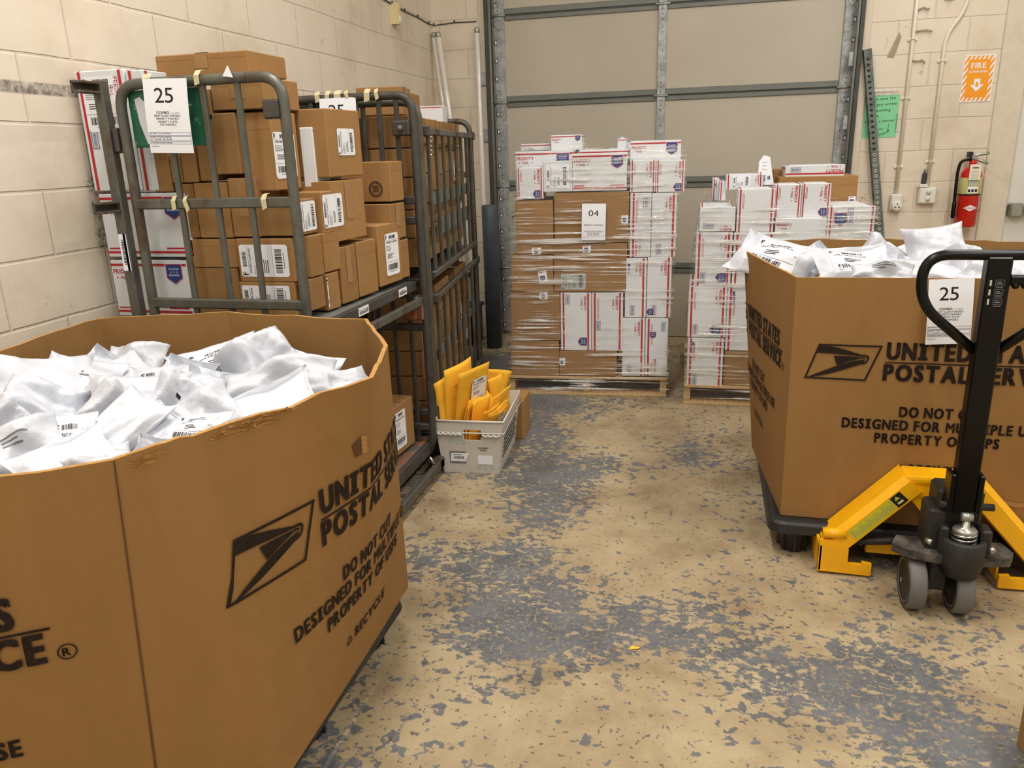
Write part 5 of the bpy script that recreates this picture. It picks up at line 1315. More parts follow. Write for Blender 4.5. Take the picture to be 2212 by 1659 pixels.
ZR = 1.0
rimR = [(.285, 2.66), (1.30, 2.655), (1.42, 3.1), (1.33, 3.60), (1.055, 3.76), (.49, 3.775), (.224, 3.685), (.147, 3.383)]
botR = [(.293, 2.665), (1.30, 2.665), (1.40, 3.1), (1.34, 3.56), (1.055, 3.68), (.49, 3.69), (.262, 3.60), (.225, 3.33)]
rootR, bodyR, wpR, sfR, arcR = bin_sleeve('bulk_mail_bin', 'large open cardboard bin on the right behind the yellow pallet jack', rimR, botR, ZR, .147, {'seams': ()})
wpR(lg, 'printed_logo', .049, .335); wpR(tx, 'printed_text', .049, .335)
wpR(lg, 'printed_logo', -.90, .335); wpR(tx, 'printed_text', -.90, .335)
m = MB(); m.add([sfR(.42 + .03 * i, .735 + .006 * math.sin(i * 1.3), .003) for i in range(19)] + [sfR(.42 + .03 * i, .752 + .006 * math.sin(i * 1.9), .003) for i in range(19)], [[i + 19, i + 20, i + 1, i] for i in range(18)], M['tape'])
m.build('packing_tape', rootR)
plastic_pallet('black plastic pallet with round feet carrying the right bin', .262, 1.46, 2.625, 3.64, .145)

# ------------------------------------------------------------------ soft mailers
def bag_surface(seed, T=.26, creases=.05):
    rg = random.Random(seed); planes = []
    for i in range(20):
        a, b = rg.uniform(-.85, .85), rg.uniform(-.85, .85); planes.append((a, b, rg.uniform(.9, 1.0)))
    off = Vector((seed * 7.3, seed * 3.1, 0))
    cw = [rg.uniform(-.3, .3) for _ in range(4)]
    folds = []
    for i in range(11):
        t = rg.uniform(0, math.pi); folds.append((math.cos(t), math.sin(t), rg.uniform(-.8, .8), rg.choice((-1, 1)) * rg.uniform(.5, 1.0)))
    def f(u, v, side):
        h = 1e9
        for a, b, k in planes:      # tangent planes of a pillow give crisp folds
            h = min(h, k * (1 - a ** 4 - b ** 4) - 4 * a ** 3 * (u - a) - 4 * b ** 3 * (v - b))
        edge = max(0.0, (1 - u ** 6) * (1 - v ** 6)) ** .5
        h = max(0.0, min(h, 1.1)) * .75 * edge + .25 * edge
        q = Vector((u * 1.5, v * 1.3, side * 2.0)) + off
        fold = 0.0
        for nx, ny, c0, a0 in folds: fold += a0 * min(.55, abs(nx * u + ny * v - c0))
        r1 = 1 - abs(noise.noise(q * 1.6)) * 2.6
        cr = creases * (fold * 5.0 + max(-1, r1) * .55) * (edge * .75 + .25)
        x = u * .5 * (1 - .07 * (1 - v * v) * 0 - .10 * (1 - abs(v) ** 2) * abs(u)) ; y = v * .5 * (1 - .14 * (1 - abs(u) ** 2) * abs(v))
        lift = (cw[0] * u * v + cw[1] * u * abs(u) * .6 + cw[2] * v * abs(v) * .5 + cw[3] * (u * u - .5) * .5) * .34
        flut = .035 * noise.noise(q * 1.7 + Vector((3, 3, 3))) * (1 - edge)
        return Vector((x, y, side * (h * T * (.62 if side > 0 else .38) + (cr * .5 if side > 0 else -cr * .3) * (1 if edge > .02 else 0)) + lift * .5 + flut))
    return f
def bag_mesh(f, nu=40, nv=32, mat='poly'):
    m = MB(); V, Fc = [], []
    us = [-1 + 2 * i / nu for i in range(nu + 1)]; vs_ = [-1 + 2 * j / nv for j in range(nv + 1)]
    for j in vs_:
        for i in us: V.append(f(i, j, 1))
    for j in vs_:
        for i in us: V.append(f(i, j, -1) if abs(i) < 1 and abs(j) < 1 else f(i, j, 1) - Vector((0, 0, .002)))
    W = nu + 1; o = W * (nv + 1)
    for j in range(nv):
        for i in range(nu):
            a = j * W + i; Fc.append([a, a + 1, a + W + 1, a + W]); Fc.append([o + a, o + a + W, o + a + W + 1, o + a + 1])
    for i in range(nu): Fc.append([i, o + i, o + i + 1, i + 1]); k = nv * W + i; Fc.append([k, k + 1, o + k + 1, o + k])
    for j in range(nv): k = j * W; Fc.append([k, k + W, o + k + W, o + k]); k += nu; Fc.append([k, o + k, o + k + W, k + W])
    m.add(V, Fc, M[mat], True); return m
def draped(f, u0, v0, u1, v1, items, name, parent, base='paper', n_=10):
    """flat artwork in a 0..1 box laid over the bag surface"""
    m = MB()
    def S(x, y, l): 
        p = f(u0 + (u1 - u0) * x, v0 + (v1 - v0) * y, 1); return p + Vector((0, 0, l))
    if base:
        V = [S(i / n_, j / n_, .006) for j in range(n_ + 1) for i in range(n_ + 1)]; W = n_ + 1
        m.add(V, [[j * W + i, j * W + i + 1, (j + 1) * W + i + 1, (j + 1) * W + i] for j in range(n_) for i in range(n_)], M[base], True)
    for mb in items:
        bmx = bmesh.new()
        for q in mb.f:
            try: bmx.faces.new([bmx.verts.new(mb.v[k]) for k in q])
            except ValueError: pass
        for k in range(1, n_):
            for co, no in (((k / n_, 0, 0), (1, 0, 0)), ((0, k / n_, 0), (0, 1, 0))): bmesh.ops.bisect_plane(bmx, geom=bmx.verts[:] + bmx.edges[:] + bmx.faces[:], plane_co=co, plane_no=no)
        bmx.verts.index_update(); m.add([S(v.co.x, v.co.y, .011) for v in bmx.verts], [[v.index for v in q.verts] for q in bmx.faces], mb.mats[0]); bmx.free()
    return m.build(name, parent)
FL = frame((0, 0, 0), (1, 0, 0), (0, 1, 0))
def art(kind, seed):
    a = MB(); rg = random.Random(seed); ink = M['ink']
    if kind == 'L':
        barcode(a, FL, .1, .06, .62, .2, ink, seed); a.rect(.04, .3, .96, .308, ink, FL)
        for i in range(3): a.rect(.3, .40 + .06 * i, .3 + rg.uniform(.2, .4), .425 + .06 * i, M['ink'], FL)
        put_text(a, 'USPS FIRST CLASS', .05, ink, FL, .12, .66, .03, fit=.7); barcode(a, FL, .3, .76, .45, .1, ink, seed + 1); put_text(a, 'F', .12, ink, FL, .06, .82, .03)
    if kind == 'F':
        put_text(a, 'F', .34, ink, FL, .12, .5, .04); put_text(a, 'USPS FIRST CLASS', .10, ink, FL, .08, .3, .03, fit=.85)
        barcode(a, FL, .4, .55, .5, .26, ink, seed)
        for i in range(2): a.rect(.1, .1 + .08 * i, .6, .13 + .08 * i, ink, FL)
    if kind == 't':
        for i in range(3): a.rect(.05, .3 + .2 * i, .05 + rg.uniform(.4, .9), .37 + .2 * i, M['greyink'], FL)
    if kind == 'k':
        a.rect(.2, .2, .8, .8, ink, FL)
    return a
SURF = [bag_surface(s_ * 3 + 1, T, cz) for s_, T, cz in ((0, .34, .05), (1, .26, .08), (2, .22, .04), (3, .30, .11), (4, .22, .06), (5, .24, .045))]
BAGMESH = []
for f in SURF:
    o = bag_mesh(f).build('poly_mailer'); BAGMESH.append(o.data); bpy.data.objects.remove(o)
BAGS = [
    (-1.754, 1.557, 0.86, 0.241, 0.185, 35, 0, 0, '', 'big smooth white mailer bag at the left edge of the photo', 'L'),
    (-1.877, 1.777, 0.85, 0.123, 0.117, 35, 40, 1, '', 'white mailer with a pointed corner near the left back of left bin', 'L'),
    (-1.623, 1.642, 0.86, 0.166, 0.144, 35, -25, 2, 't', 'white mailer with a line of small print, left third of bin', 'L'),
    (-1.482, 1.379, 0.875, 0.127, 0.117, 35, 60, 3, '', 'crumpled white mailer low in front of the big smooth bag', 'L'),
    (-1.718, 1.906, 0.84, 0.147, 0.098, 35, -20, 4, '', 'white mailer farthest back beside the bin corner fold', 'L'),
    (-1.578, 1.735, 0.85, 0.163, 0.107, 35, 25, 5, 't', 'white mailer leaning up in the back row with small print', 'L'),
    (-1.451, 1.701, 0.855, 0.102, 0.07, 35, -20, 2, 'F', 'white mailer with a bold letter F near the middle of left bin', 'L'),
    (-1.294, 1.475, 0.875, 0.19, 0.114, 35, -12, 0, '', 'large creased white mailer in the centre of the left bin', 'L'),
    (-1.383, 1.746, 0.855, 0.123, 0.107, 35, 50, 1, '', 'triangular white mailer peak right of the letter F bag', 'L'),
    (-1.383, 1.951, 0.84, 0.223, 0.109, 35, 15, 2, 'L', 'long white mailer with address label along the back of the bin', 'L'),
    (-1.244, 1.972, 0.845, 0.179, 0.112, 35, 30, 3, '', 'shiny crinkled white mailer with highest tip in the left bin', 'L'),
    (-1.055, 1.709, 0.86, 0.243, 0.083, 35, -6, 4, '', 'long smooth white mailer lying right of centre in left bin', 'L'),
    (-0.98, 1.471, 0.875, 0.241, 0.09, 35, 12, 5, '', 'widest smooth white mailer along the near rim of the left bin', 'L'),
    (-1.048, 1.846, 0.85, 0.133, 0.097, 35, -25, 2, 'L', 'white mailer with barcode at the right end of the heap', 'L'),
    (-0.895, 1.765, 0.86, 0.105, 0.062, 35, 20, 0, '', 'white mailer sliver against the right corner of left bin', 'L'),
    (-1.233, 1.651, 0.86, 0.134, 0.085, 35, 70, 1, '', 'creased white mailer between the F bag and the long smooth bag', 'L'),
    (-1.186, 1.48, 0.87, 0.11, 0.087, 35, -30, 3, 'k', 'white mailer with a tiny black sticker right of centre', 'L'),
    (-1.064, 1.418, 0.88, 0.112, 0.091, 35, 20, 4, '', 'wrinkled white mailer standing over the barcode bag', 'L'),
    (-1.013, 1.296, 0.885, 0.117, 0.072, 35, -25, 2, 'L', 'white mailer with large barcode label at the near rim', 'L'),
    (-1.09, 1.272, 0.885, 0.106, 0.078, 35, 35, 5, '', 'white mailer with grey shadowed fold beside the barcode bag', 'L'),
    (-1.155, 1.216, 0.89, 0.213, 0.078, 35, 38, 0, '', 'long diagonal white mailer in front of the centre bag', 'L'),
    (-1.262, 1.361, 0.88, 0.113, 0.086, 35, -40, 3, '', 'white mailer flap folded over the long diagonal mailer', 'L'),
    (-1.258, 1.21, 0.89, 0.11, 0.081, 35, -8, 2, 'F', 'white mailer with round-edged label at lower left of bin', 'L'),
    (-1.268, 1.116, 0.895, 0.14, 0.086, 35, 10, 4, 't', 'white mailer with faint address print at the lower left edge', 'L'),
    (-1.149, 1.096, 0.9, 0.148, 0.066, 35, 18, 5, '', 'white mailer against the near rim at lower left', 'L'),
    (-1.396, 1.425, 0.855, 0.106, 0.082, 35, 80, 1, '', 'white mailer in the dark gap left of centre', 'L'),
    (-1.463, 1.26, 0.875, 0.084, 0.079, 35, -60, 3, '', 'small crumpled white mailer at far left below the big bag', 'L'),
    (-1.05, 1.078, 0.9, 0.096, 0.044, 35, 8, 0, '', 'white mailer tucked under the near rim, lower middle', 'L'),
    (-1.004, 1.17, 0.895, 0.076, 0.042, 35, -30, 1, '', 'white mailer corner at the torn part of the rim', 'L'),
    (0.265, 3.338, 0.965, 0.281, 0.155, 35, -25, 2, 'L', 'white mailer with barcode hanging over the left corner of right bin', 'R'),
    (0.411, 3.415, 0.955, 0.166, 0.135, 35, 30, 1, '', 'white mailer second from left in the right bin, no label', 'R'),
    (0.541, 3.177, 0.975, 0.253, 0.121, 35, 20, 5, 'L', 'large white mailer with barcode near the middle of the right bin', 'R'),
    (0.703, 3.531, 0.92, 0.167, 0.109, 35, -35, 3, '', 'white mailer just right of the large barcode mailer', 'R'),
    (0.578, 2.844, 0.985, 0.171, 0.057, 35, 5, 4, 't', 'low white mailer with faint print at the front rim of right bin', 'R'),
    (0.787, 3.571, 0.955, 0.124, 0.072, 35, 40, 0, '', 'small white mailer left below the tallest mailer', 'R'),
    (0.885, 3.44, 1.005, 0.19, 0.136, 50, 15, 0, '', 'tallest stuffed white mailer on top of the right bin heap', 'R'),
    (0.772, 2.98, 0.975, 0.209, 0.094, 35, -8, 5, '', 'white mailer under the tallest one, behind the paper sheet', 'R'),
    (0.891, 3.034, 0.975, 0.113, 0.107, 35, 25, 3, '', 'crumpled white mailer seen inside the black handle loop', 'R'),
    (0.705, 3.076, 0.975, 0.101, 0.073, 35, 70, 1, '', 'small wrinkled white mailer left of the sheet in right bin', 'R'),
    (0.89, 2.909, 0.975, 0.109, 0.065, 35, 35, 4, '', 'white mailer corner just left of the black handle post', 'R'),
    (1.08, 3.141, 0.975, 0.136, 0.089, 35, -10, 2, '', 'white mailer right of the black handle post in right bin', 'R'),
]
def place_bag(x, y, z, w_, h_, tilt, yaw, var, lab, label, group, k=1.0, roll=0.0):
    o = bpy.data.objects.new('poly_mailer', BAGMESH[var]); C.objects.link(o)
    o.location = (x, y, z); s_ = Vector((w_, h_, max(.10, (w_ + h_) * .5)))
    o.scale = s_ * k
    az = math.atan2(x, y)                       # lies facing the aisle side it slid towards
    o.rotation_mode = 'XYZ'
    mt = Matrix.Rotation(-az, 4, 'Z') @ Matrix.Rotation(R(tilt), 4, 'X') @ Matrix.Rotation(R(roll), 4, 'Y') @ Matrix.Rotation(R(yaw), 4, 'Z')
    o.rotation_euler = mt.to_euler()
    tag(o, label, 'mailer bag', group)
    if lab:
        u = {'L': (-.62, -.55, .62, .75), 'F': (-.4, -.4, .5, .5), 't': (-.4, -.2, .4, .3), 'k': (-.1, -.1, .1, .1)}[lab]
        draped(SURF[var], *u, [art(lab, int(abs(x) * 1000) + var)], 'shipping_label' if lab in 'LF' else 'printed_lines', o, 'paper' if lab in 'LF' else None)
    return o
place_bag(-.66, 4.93, 1.385, .24, .2, 20, 15, 1, '', 'shiny white mailer behind the wide box on the 04 pallet top', 'white mailers on the 04 pallet')
place_bag(-.50, 4.96, 1.365, .18, .16, 20, -20, 3, '', 'crumpled white mailer beside the tiny box on the 04 pallet top', 'white mailers on the 04 pallet')
rg = random.Random(21)
for (x, y, z, w_, h_, tilt, yaw, var, lab, label, grp) in BAGS:
    if grp == 'L': x, y, w_ = max(x, -1.66), min(y, 1.93), min(w_, .25)
    place_bag(x, y, z, w_ * 1.22, h_ * 1.55, tilt + rg.uniform(-8, 8), yaw, var, lab, label, 'white mailers in the left bin' if grp == 'L' else 'white mailers in the right bin', 1.0, rg.uniform(-14, 14))
for i in range(18):      # the layer under them
    a = i * 2.39996; rr = .60 * math.sqrt((i + .5) / 18)
    place_bag(-1.36 + rr * math.cos(a) * .62, 1.48 + rr * .8 * math.sin(a), .755 + rg.uniform(-.02, .03), .26, .24, rg.uniform(-5, 25), rg.uniform(0, 180), i % 6, '', 'white mailer mostly buried under the top layer in the left bin', 'buried white mailers in the left bin')
for i in range(14):
    a = i * 2.39996; rr = .42 * math.sqrt((i + .5) / 14)
    place_bag(.82 + rr * math.cos(a), 3.2 + rr * math.sin(a) * .85, (.80 if i > 8 else .84) + rg.uniform(-.02, .02), .24, .22, rg.uniform(-5, 25), rg.uniform(0, 180), i % 6, '', 'white mailer mostly buried under the top layer in the right bin', 'buried white mailers in the right bin')

# ------------------------------------------------------------------ white tote with yellow mailers
tt = thing('mail_tote', 'white plastic mail tote on the floor holding yellow padded mailers', 'tote', (-1.02, 3.17, 0), R(4))
bw, bd, tw_, td, th = .132, .42, .160, .47, .258
m = MB()
def tq(t): return bw + (tw_ - bw) * t, -.002 - .02 * t, bd + .03 * t
def wallp(side, t, s_):
    hw, y0, y1 = tq(t)
    return {'f': Vector((-hw + 2 * hw * s_, y0, th * t)), 'b': Vector((hw - 2 * hw * s_, y1, th * t)), 'l': Vector((-hw, y1 + (y0 - y1) * s_, th * t)), 'r': Vector((hw, y0 + (y1 - y0) * s_, th * t))}[side]
inn = Vector((0, .2, 0))
for side in 'fblr':
    hole = (.42, .68, .64, .84) if side in 'fb' else None
    ss = sorted({0, 1, *( (hole[0], hole[1]) if hole else ())}); ts_ = sorted({0, .3, .62, 1, *((hole[2], hole[3]) if hole else ())})
    for i in range(len(ss) - 1):
        for j in range(len(ts_) - 1):
            if hole and abs(ss[i] - hole[0]) < 1e-6 and hole[2] - 1e-6 <= ts_[j] < hole[3] - 1e-6: continue
            q = [wallp(side, ts_[j], ss[i]), wallp(side, ts_[j], ss[i + 1]), wallp(side, ts_[j + 1], ss[i + 1]), wallp(side, ts_[j + 1], ss[i])]
            nn = (q[1] - q[0]).cross(q[3] - q[0]).normalized() * -.005
            m.add(q + [p + nn for p in q], [[0, 1, 2, 3], [7, 6, 5, 4], [0, 4, 5, 1], [1, 5, 6, 2], [2, 6, 7, 3], [3, 7, 4, 0]], M['tote'])
m.box((-bw, 0, 0), (bw, bd, .006), M['tote'])
body_mb = m
m = MB(); hw, y0, y1 = tq(1)
m.tube([(-hw, y0, th), (hw, y0, th), (hw, y1, th), (-hw, y1, th)], .006, M['tote'], 8, closed=True); 
m.tube([(-hw - .002, y0 - .002, th - .055), (hw + .002, y0 - .002, th - .055), (hw + .002, y1, th - .055), (-hw - .002, y1, th - .055)], .004, M['tote'], 6, closed=True)
m.build('rim', tt)
m = MB()
rr = [wallp('f', .76, .01 + .02 * i) + Vector((0, -.008, .004 * math.sin(i * 1.6))) for i in range(20)]; m.tube(rr, .006, M['tote'], 6)
rr = [wallp('f', .74, .70 + .02 * i) + Vector((0, -.008, .004 * math.sin(i * 1.6))) for i in range(15)]; m.tube(rr, .006, M['tote'], 6)
m.build('rope', tt)
def fpt(x, z, dy=0.0): t = z / th; hw, y0, y1 = tq(t); return Vector((x, y0 - .0015 - dy, z))
Ff = (fpt(0, 0), Vector((1, 0, 0)), (fpt(0, .1) - fpt(0, 0)).normalized())
m = body_mb
for x, z in ((-.075, .175), (-.045, .175), (-.092, .158), (-.06, .158), (-.03, .158), (.04, .03), (.07, .03), (.1, .03)): m.flat([(x + .010 * math.cos(t * math.pi / 8), z + .010 * math.sin(t * math.pi / 8)) for t in range(16)], M['grey_paper'], Ff)
m.flat([(.055 + .007 * math.cos(t * math.pi / 8), .19 + .007 * math.sin(t * math.pi / 8)) for t in range(16)], M['ink'], Ff)
put_text(m, 'TARE WEIGHT', .007, M['ink'], Ff, .062, .125, .03, 'c', fit=.052); put_text(m, '1.84 LBS', .007, M['ink'], Ff, .062, .114, .03, 'c', fit=.03)
m.build('body', tt)
G = (Ff[0] + Vector((0, -.0008, 0)), Ff[1], Ff[2]); G2 = (Ff[0] + Vector((0, -.0014, 0)), Ff[1], Ff[2]); G3 = (Ff[0] + Vector((0, -.0020, 0)), Ff[1], Ff[2])
m = MB(); m.rect(-.098, .048, -.022, .108, M['greyink'], G).flat([(-.094, .058), (-.024, .058), (-.012, .085), (-.004, .100), (-.09, .100)], M['paper'], G2); barcode(m, G3, -.078, .070, .05, .015, M['ink'], 3); m.rect(-.08, .09, -.04, .093, M['ink'], G3); m.build('card_holder', tt)
m = MB(); m.rect(.034, .046, .104, .092, M['paper'], G); m.build('blank_label', tt)
RS = (wallp('r', 0, 0) + Vector((.002, 0, 0)), Vector((0, 1, 0)), (wallp('r', 1, 0) - wallp('r', 0, 0)).normalized())
RS = (RS[0], RS[1], Vector((tw_ - bw, 0, th)).normalized())
m = MB(); rg = random.Random(9)
for i in range(6):
    x = .05
    while x < .37:
        l = rg.uniform(.012, .04); m.rect(x, .06 + i * .022, x + l, .072 + i * .022, M['ink'], RS); x += l + .008
m.build('side_print', tt)
def padded_mailer(w_, h_, seed):
    rg = random.Random(seed); m = MB(); nu, nv = 8, 12; V, Fc = [], []
    off = Vector((seed * 3.3, seed, 0))
    for s_ in (1, -1):
        for j in range(nv + 1):
            for i in range(nu + 1):
                u, v = -1 + 2 * i / nu, -1 + 2 * j / nv
                e = max(0, (1 - u ** 6) * (1 - v ** 6)) ** .5 * (1 if v < .75 else .3)
                V.append((u * w_ / 2, s_ * (.0008 + .0048 * e) + .010 * noise.noise(Vector((u * .9, v * 1.1, 0)) + off) + .012 * u * u * rg.choice((1,)) * math.sin(seed), (v + 1) / 2 * h_))
    W = nu + 1; o = W * (nv + 1)
    for j in range(nv):
        for i in range(nu):
            a = j * W + i; Fc.append([a, a + W, a + W + 1, a + 1]); Fc.append([o + a, o + a + 1, o + a + W + 1, o + a + W])
    for i in range(nu): Fc += [[i, i + 1, o + i + 1, o + i], [nv * W + i, o + nv * W + i, o + nv * W + i + 1, nv * W + i + 1]]
    for j in range(nv): k = j * W; Fc += [[k, o + k, o + k + W, k + W], [k + nu, k + W + nu, o + k + W + nu, o + k + nu]]
    m.add(V, Fc, M['mailer'], True); return m
# local tote x, y, z of the lower edge; size; yaw, lean x, lean y
MAIL = [(-.118, .13, .02, .17, .30, 66, -10, -4, 'first tall yellow mailer at the left edge of the tote', 0), (-.092, .16, .02, .19, .355, 62, -10, 3, 'second tall yellow mailer with two round marks, left side of tote', 2), (-.055, .165, .02, .20, .345, 60, -9, 10, 'third tall yellow mailer with an address label, left side of tote', 1),
        (-.02, .33, .04, .17, .26, 40, -12, 14, 'yellow mailer peak behind the white labelled mailer in the tote', 0), (.0, .29, .05, .15, .26, 35, 12, -26, 'yellow mailer leaning left with a white label at its top', 1), (.035, .25, .04, .16, .27, 48, 14, -20, 'broad yellow mailer standing highest in the middle of the tote', 0),
        (.075, .26, .04, .16, .24, 52, 10, -24, 'yellow mailer leaning behind the right side label mailer', 0), (.105, .36, .04, .14, .22, 64, -6, -4, 'yellow mailer peak at the back right corner of the tote', 0), (.11, .24, .03, .15, .20, 70, 2, 6, 'yellow mailer inside the right wall of the tote', 0),
        (-.075, .07, .02, .15, .235, 46, -8, 14, 'yellow mailer tip in front of the three tall mailers', 0), (-.04, .06, .02, .13, .215, 58, -4, 6, 'narrow yellow mailer right of the front left tip in the tote', 0), (-.01, .07, .02, .14, .225, 38, -6, 8, 'yellow mailer in the front centre of the tote', 0),
        (.02, .06, .02, .14, .20, 55, -2, 18, 'low yellow mailer leaning right in the front centre', 0), (.05, .07, .02, .14, .205, 62, 6, 22, 'second low yellow mailer leaning right in front', 0), (.075, .065, .02, .14, .215, 52, 8, 14, 'yellow mailer with a large white label at front right of tote', 1),
        (.10, .07, .02, .13, .20, 66, -2, 10, 'narrow yellow mailer beside the large front label', 0), (.122, .085, .02, .13, .195, 76, -2, 6, 'yellow mailer at the front right corner of the tote', 0), (-.03, .25, .03, .17, .24, 50, -6, -8, 'yellow mailer deep in the middle of the tote', 0)]
TM = Matrix.Translation((-1.02, 3.17, 0)) @ Matrix.Rotation(R(4), 4, 'Z')
for i, (x, y, z, w_, h_, yaw, lx, ly, lb, lab) in enumerate(MAIL):
    z += .125 if i < 3 else (.11 if y > .2 else .085); x *= .84; lx = lx + 20 if i < 3 else lx + 12; ly = ly if i < 3 else ly * 1.25; yaw = yaw if i < 9 else yaw * .3 + 56; y += .0 if i < 3 else .03 if y > .2 else .075
    o = padded_mailer(w_, h_, i + 1).build('padded_mailer')
    mt = TM @ Matrix.Translation((x, y, z)) @ Matrix.Rotation(R(ly), 4, 'Y') @ Matrix.Rotation(R(lx), 4, 'X') @ Matrix.Rotation(R(yaw), 4, 'Z')
    o.location = mt.translation; o.rotation_euler = mt.to_euler()
    tag(o, lb, 'envelope', 'yellow padded mailers in the white tote')
    if lab == 1:
        F = frame((-w_ * .1, -.0135, h_ * .42), (1, 0, 0), (0, 0, 1)); ship_label('shipping_label', 'F', w_ * .48, h_ * .42, o, F, i)
    if lab == 2:
        m = MB(); F = frame((0, -.0145, 0), (1, 0, 0), (0, 0, 1))
        for a in (-.04, .03): m.flat(([(a + r_ * math.cos(t * math.pi / 8), h_ * .74 + r_ * math.sin(t * math.pi / 8)) for t in range(16) for r_ in (.007, .009)], [[2 * k, 2 * k + 1, (2 * k + 3) % 32, (2 * k + 2) % 32] for k in range(16)]), M['ink'], F)
        m.build('printed_marks', o)

# ------------------------------------------------------------------ yellow pallet jack
PJ = Vector((.773, 2.40, 0))
pj = thing('pallet_jack', 'yellow pallet jack with black loop handle parked under the right bin', 'pallet jack', PJ)
Y = M['yellow']
for s_ in (-1, 1):
    m = MB(); x0, x1 = (-.360, -.190) if s_ < 0 else (.190, .360)
    m.box((x0, .31, .075), (x1, 1.22, .084), Y, .003).box((x0, .16, .025), (x0 + .006, 1.22, .08), Y, .002).box((x1 - .006, .31, .025), (x1, 1.22, .08), Y, .002)
    fk = m.build('fork', pj)
    m = MB(); m.lathe([(.03, -.03), (.036, -.028), (.036, .028), (.03, .03)], M['rubber'], 18, Matrix.Translation(((x0 + x1) / 2, 1.08, .036)) @ Matrix.Rotation(R(90), 4, 'Y')); m.build('load_roller', fk)
    # front foot: heel block with open notch
    m = MB(); k = s_
    a, b = sorted((k * .365, k * .335)); 
    P = [(-.362, .012), (-.196, .008), (-.192, .012), (-.192, .052), (-.222, .056), (-.224, .046), (-.268, .048), (-.268, .100), (-.300, .128), (-.362, .128)]
    P = [(px * -k if k > 0 else px, pz) for px, pz in P]
    m.prism(P if k < 0 else P[::-1], -.15, -.135, Y, Matrix.Rotation(R(90), 4, 'X'))
    m.box((min(P[0][0], P[0][0] - .012 * k), .135, .012), (max(P[0][0], P[0][0] - .012 * k), .30, .110), Y, .003)
    m.build('fork_heel', fk)
    # sloping leg of the A-frame, a bent channel
    m = MB()
    A_, B_ = Vector((k * -0.0 + k * .318, .165, .085)), Vector((k * .085, .165, .343))
    d = (B_ - A_).normalized(); nn = Vector((-d.z, 0, d.x)) * (1 if k < 0 else -1)
    up = nn if nn.z > 0 else -nn
    Wd = .052
    V = []
    for p in (A_, B_):
        for q, y in ((-Wd * .62, .0), (-Wd * .5, -.022), (Wd * .5, -.022), (Wd * .85, .0), (Wd * .85, .09), (Wd * .75, .09), (Wd * .70, .010), (-Wd * .5, .006)): V.append(p + up * q + Vector((0, y, 0)))
    Fc = [[i, (i + 1) % 8, 8 + (i + 1) % 8, 8 + i] for i in range(8)] + [list(range(8))[::-1], list(range(8, 16))]
    if k > 0: Fc = [f[::-1] for f in Fc]
    m.add(V, Fc, Y); lg_ = m.build('frame_leg', pj)
    m = MB(); m.tube([(k * .352, .15, .150), (k * .28, .15, .152)], .018, Y, 14); m.build('stub_shaft', lg_)
    if k < 0:
        m = MB(); O = A_ + d * .085 + Vector((0, -.0232, 0)) + up * (-Wd * .38); ex_ = d; ey = up
        F = (O, ex_, ey); m.rect(0, 0, .175, .042, M['ylabel'], F)
        F2 = (O + Vector((0, -.0005, 0)), ex_, ey); m.rect(.175, 0, .215, .042, M['ink'], F2); F3 = (O + Vector((0, -.001, 0)), ex_, ey)
        m.flat([(.183, .024), (.202, .024), (.1925, .037)], M['ylabel'], F3); m.rect(.183, .008, .204, .016, M['exlabel'], F3)
        for i in range(26): m.rect(.006 + i * .0064, .005, .0073 + i * .0064, .036 - (i % 5) * .003, M['greyink'], F2)
        m.build('warning_decal', lg_)
m = MB()   # top plate of the A-frame
m.box((-.105, .155, .295), (.105, .245, .372), Y, .012, None, 2); m.box((-.115, .15, .345), (.115, .25, .374), Y, .010, None, 2)
m.prism([(-.105, .305), (.105, .305), (.05, .24), (-.05, .24)], -.20, -.16, Y, Matrix.Rotation(R(90), 4, 'X'))
m.build('frame_head', pj)
m = MB(); m.box((-.20, .21, .055), (.20, .235, .105), Y, .004); m.build('cross_member', pj)
m = MB(); m.tube([(-.30, .19, .10), (-.05, .15, .15)], .014, M['blackm'], 10).tube([(.30, .19, .10), (.05, .15, .15)], .014, M['blackm'], 10); m.build('push_rods', pj)
# pump and steering
m = MB(); T0 = Matrix.Translation((0.0, .0, 0))
m.prism([(-.175, -.01), (-.13, -.05), (-.06, -.068), (.06, -.068), (.145, -.05), (.165, -.01), (.15, .05), (-.15, .05)], .185, .212, M['dusty'], T0); m.build('base_plate', pj)
m = MB(); m.lathe([(.052, .15), (.062, .19), (.062, .262), (.056, .268), (.046, .268), (.044, .225)], M['blackm'], 24, Matrix.Translation((.012, -.045, 0)))
m.box((-.085, -.03, .20), (-.035, .075, .345), M['blackm'], .008).box((-.06, .0, .20), (.07, .10, .40), M['blackm'], .01).box((-.055, -.055, .21), (-.03, .0, .30), M['blackm'], .006).box((.055, -.06, .21), (.085, .0, .30), M['blackm'], .006)
m.box((-.05, -.06, .165), (.05, .06, .21), M['blackm'], .01)
m.tube([(-.062, -.03, .365), (.085, -.03, .365)], .011, M['blackm'], 10).tube([(-.088, -.045, .25), (-.078, -.06, .25)], .009, M['chrome'], 10).tube([(.088, -.05, .24), (.088, -.066, .24)], .010, M['chrome'], 10)
m.build('pump_body', pj)
m = MB(); hx, hy = .012, -.045
m.tube([(hx + .033 * math.cos(t * .5), hy + .033 * math.sin(t * .5), .232 + .055 * t / 50) for t in range(51)], .0042, M['chrome'], 6)
m.lathe([(.012, .24), (.012, .29), (.033, .287), (.035, .294), (.028, .301), (.011, .303), (.011, .325)], M['alum'], 20, Matrix.Translation((hx, hy, 0))); m.build('pump_piston', pj)
m = MB(); m.lathe([(.008, -.016), (.014, -.015), (.014, .015), (.008, .016)], M['alum'], 14, Matrix.Translation((hx, hy + .0, .336)) @ Matrix.Rotation(R(90), 4, 'Y')); m.build('roller', pj)
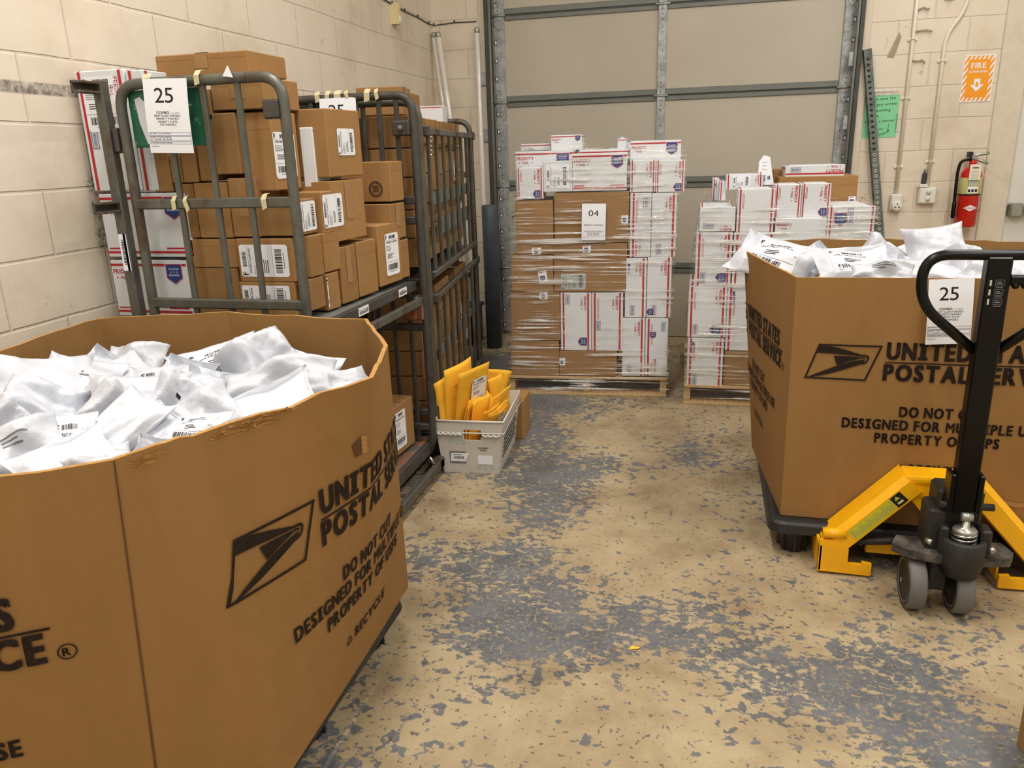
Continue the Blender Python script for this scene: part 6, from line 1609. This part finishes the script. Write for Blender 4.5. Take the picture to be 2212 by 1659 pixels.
for xc in (-.103, .028):
    m = MB(); T = Matrix.Translation((xc, -.01, .088)) @ Matrix.Rotation(R(90), 4, 'Y')
    m.lathe([(.02, -.010), (.064, -.012), (.066, -.026), (.082, -.025), (.088, -.018), (.088, .018), (.082, .025), (.066, .026), (.064, .012), (.02, .010)], M['rubber'], 30, T); wl = m.build('steer_wheel', pj)
    m = MB(); m.lathe([(.012, -.030), (.05, -.020), (.074, -.0268), (.079, -.0262), (.079, .0262), (.074, .0268), (.05, .020), (.012, .030)], M['blackm'], 24, T).lathe([(.008, -.034), (.008, .034)], M['chrome'], 10, T); m.build('hub', wl)
m = MB(); m.box((-.068, -.03, .07), (-.008, .012, .19), M['blackm'], .008); m.tube([(-.135, -.01, .088), (.06, -.01, .088)], .010, M['blackm'], 8); m.build('steer_axle', pj)
# handle
m = MB(); m.box((-.031, -.045, .345), (.031, -.002, 1.108), M['black'], .004); m.box((-.045, -.05, .35), (-.031, .012, .47), M['black'], .003).box((.031, -.05, .35), (.045, .012, .47), M['black'], .003)
hd = m.build('handle_post', pj)
m = MB(); loop = fillet([(-.028, -.024, .842), (-.185, -.024, .975), (-.185, -.024, 1.112), (.185, -.024, 1.112), (.185, -.024, .975), (.028, -.024, .842)], .10, 9); m.tube(loop, .0145, M['black'], 14); m.build('loop_handle', hd)
m = MB(); m.box((.031, -.032, 1.028), (.17, -.016, 1.058), M['black'], .006)
for i in range(5): m.lathe([(.008, -.008), (.010, 0), (.008, .008)], M['black'], 10, Matrix.Translation((.05 + .024 * i, -.024, 1.028)) @ Matrix.Rotation(R(90), 4, 'X'))
m.build('release_lever', hd)
m = MB(); F = frame((-.02, -.0456, .985), (1, 0, 0), (0, 0, 1))
for i in range(3):
    y = .045 - i * .026; m.rect(.0, y, .005, y + .016, M['grey_paper'], F)
    for a in ((.014, y, .036, y + .001), (.014, y + .016, .036, y + .017), (.014, y, .015, y + .017), (.035, y, .036, y + .017), (.018, y + .005, .032, y + .008), (.018, y + .010, .029, y + .012), (.016, y - .005, .034, y - .003)): m.rect(*a, M['greyink'], F)
m.build('lever_decal', hd)
# scraps on the floor
o = MB().add([(0, 0, .001), (.03, .004, .004), (.036, .016, .002), (.012, .014, .006), (.02, .009, .003)], [[0, 1, 4], [1, 2, 4], [2, 3, 4], [3, 0, 4]], M['mailer']).build('paper_scrap', loc=(-.18, 1.98, 0.0)); tag(o, 'tiny yellow paper scrap lying alone on the open floor', 'scrap')
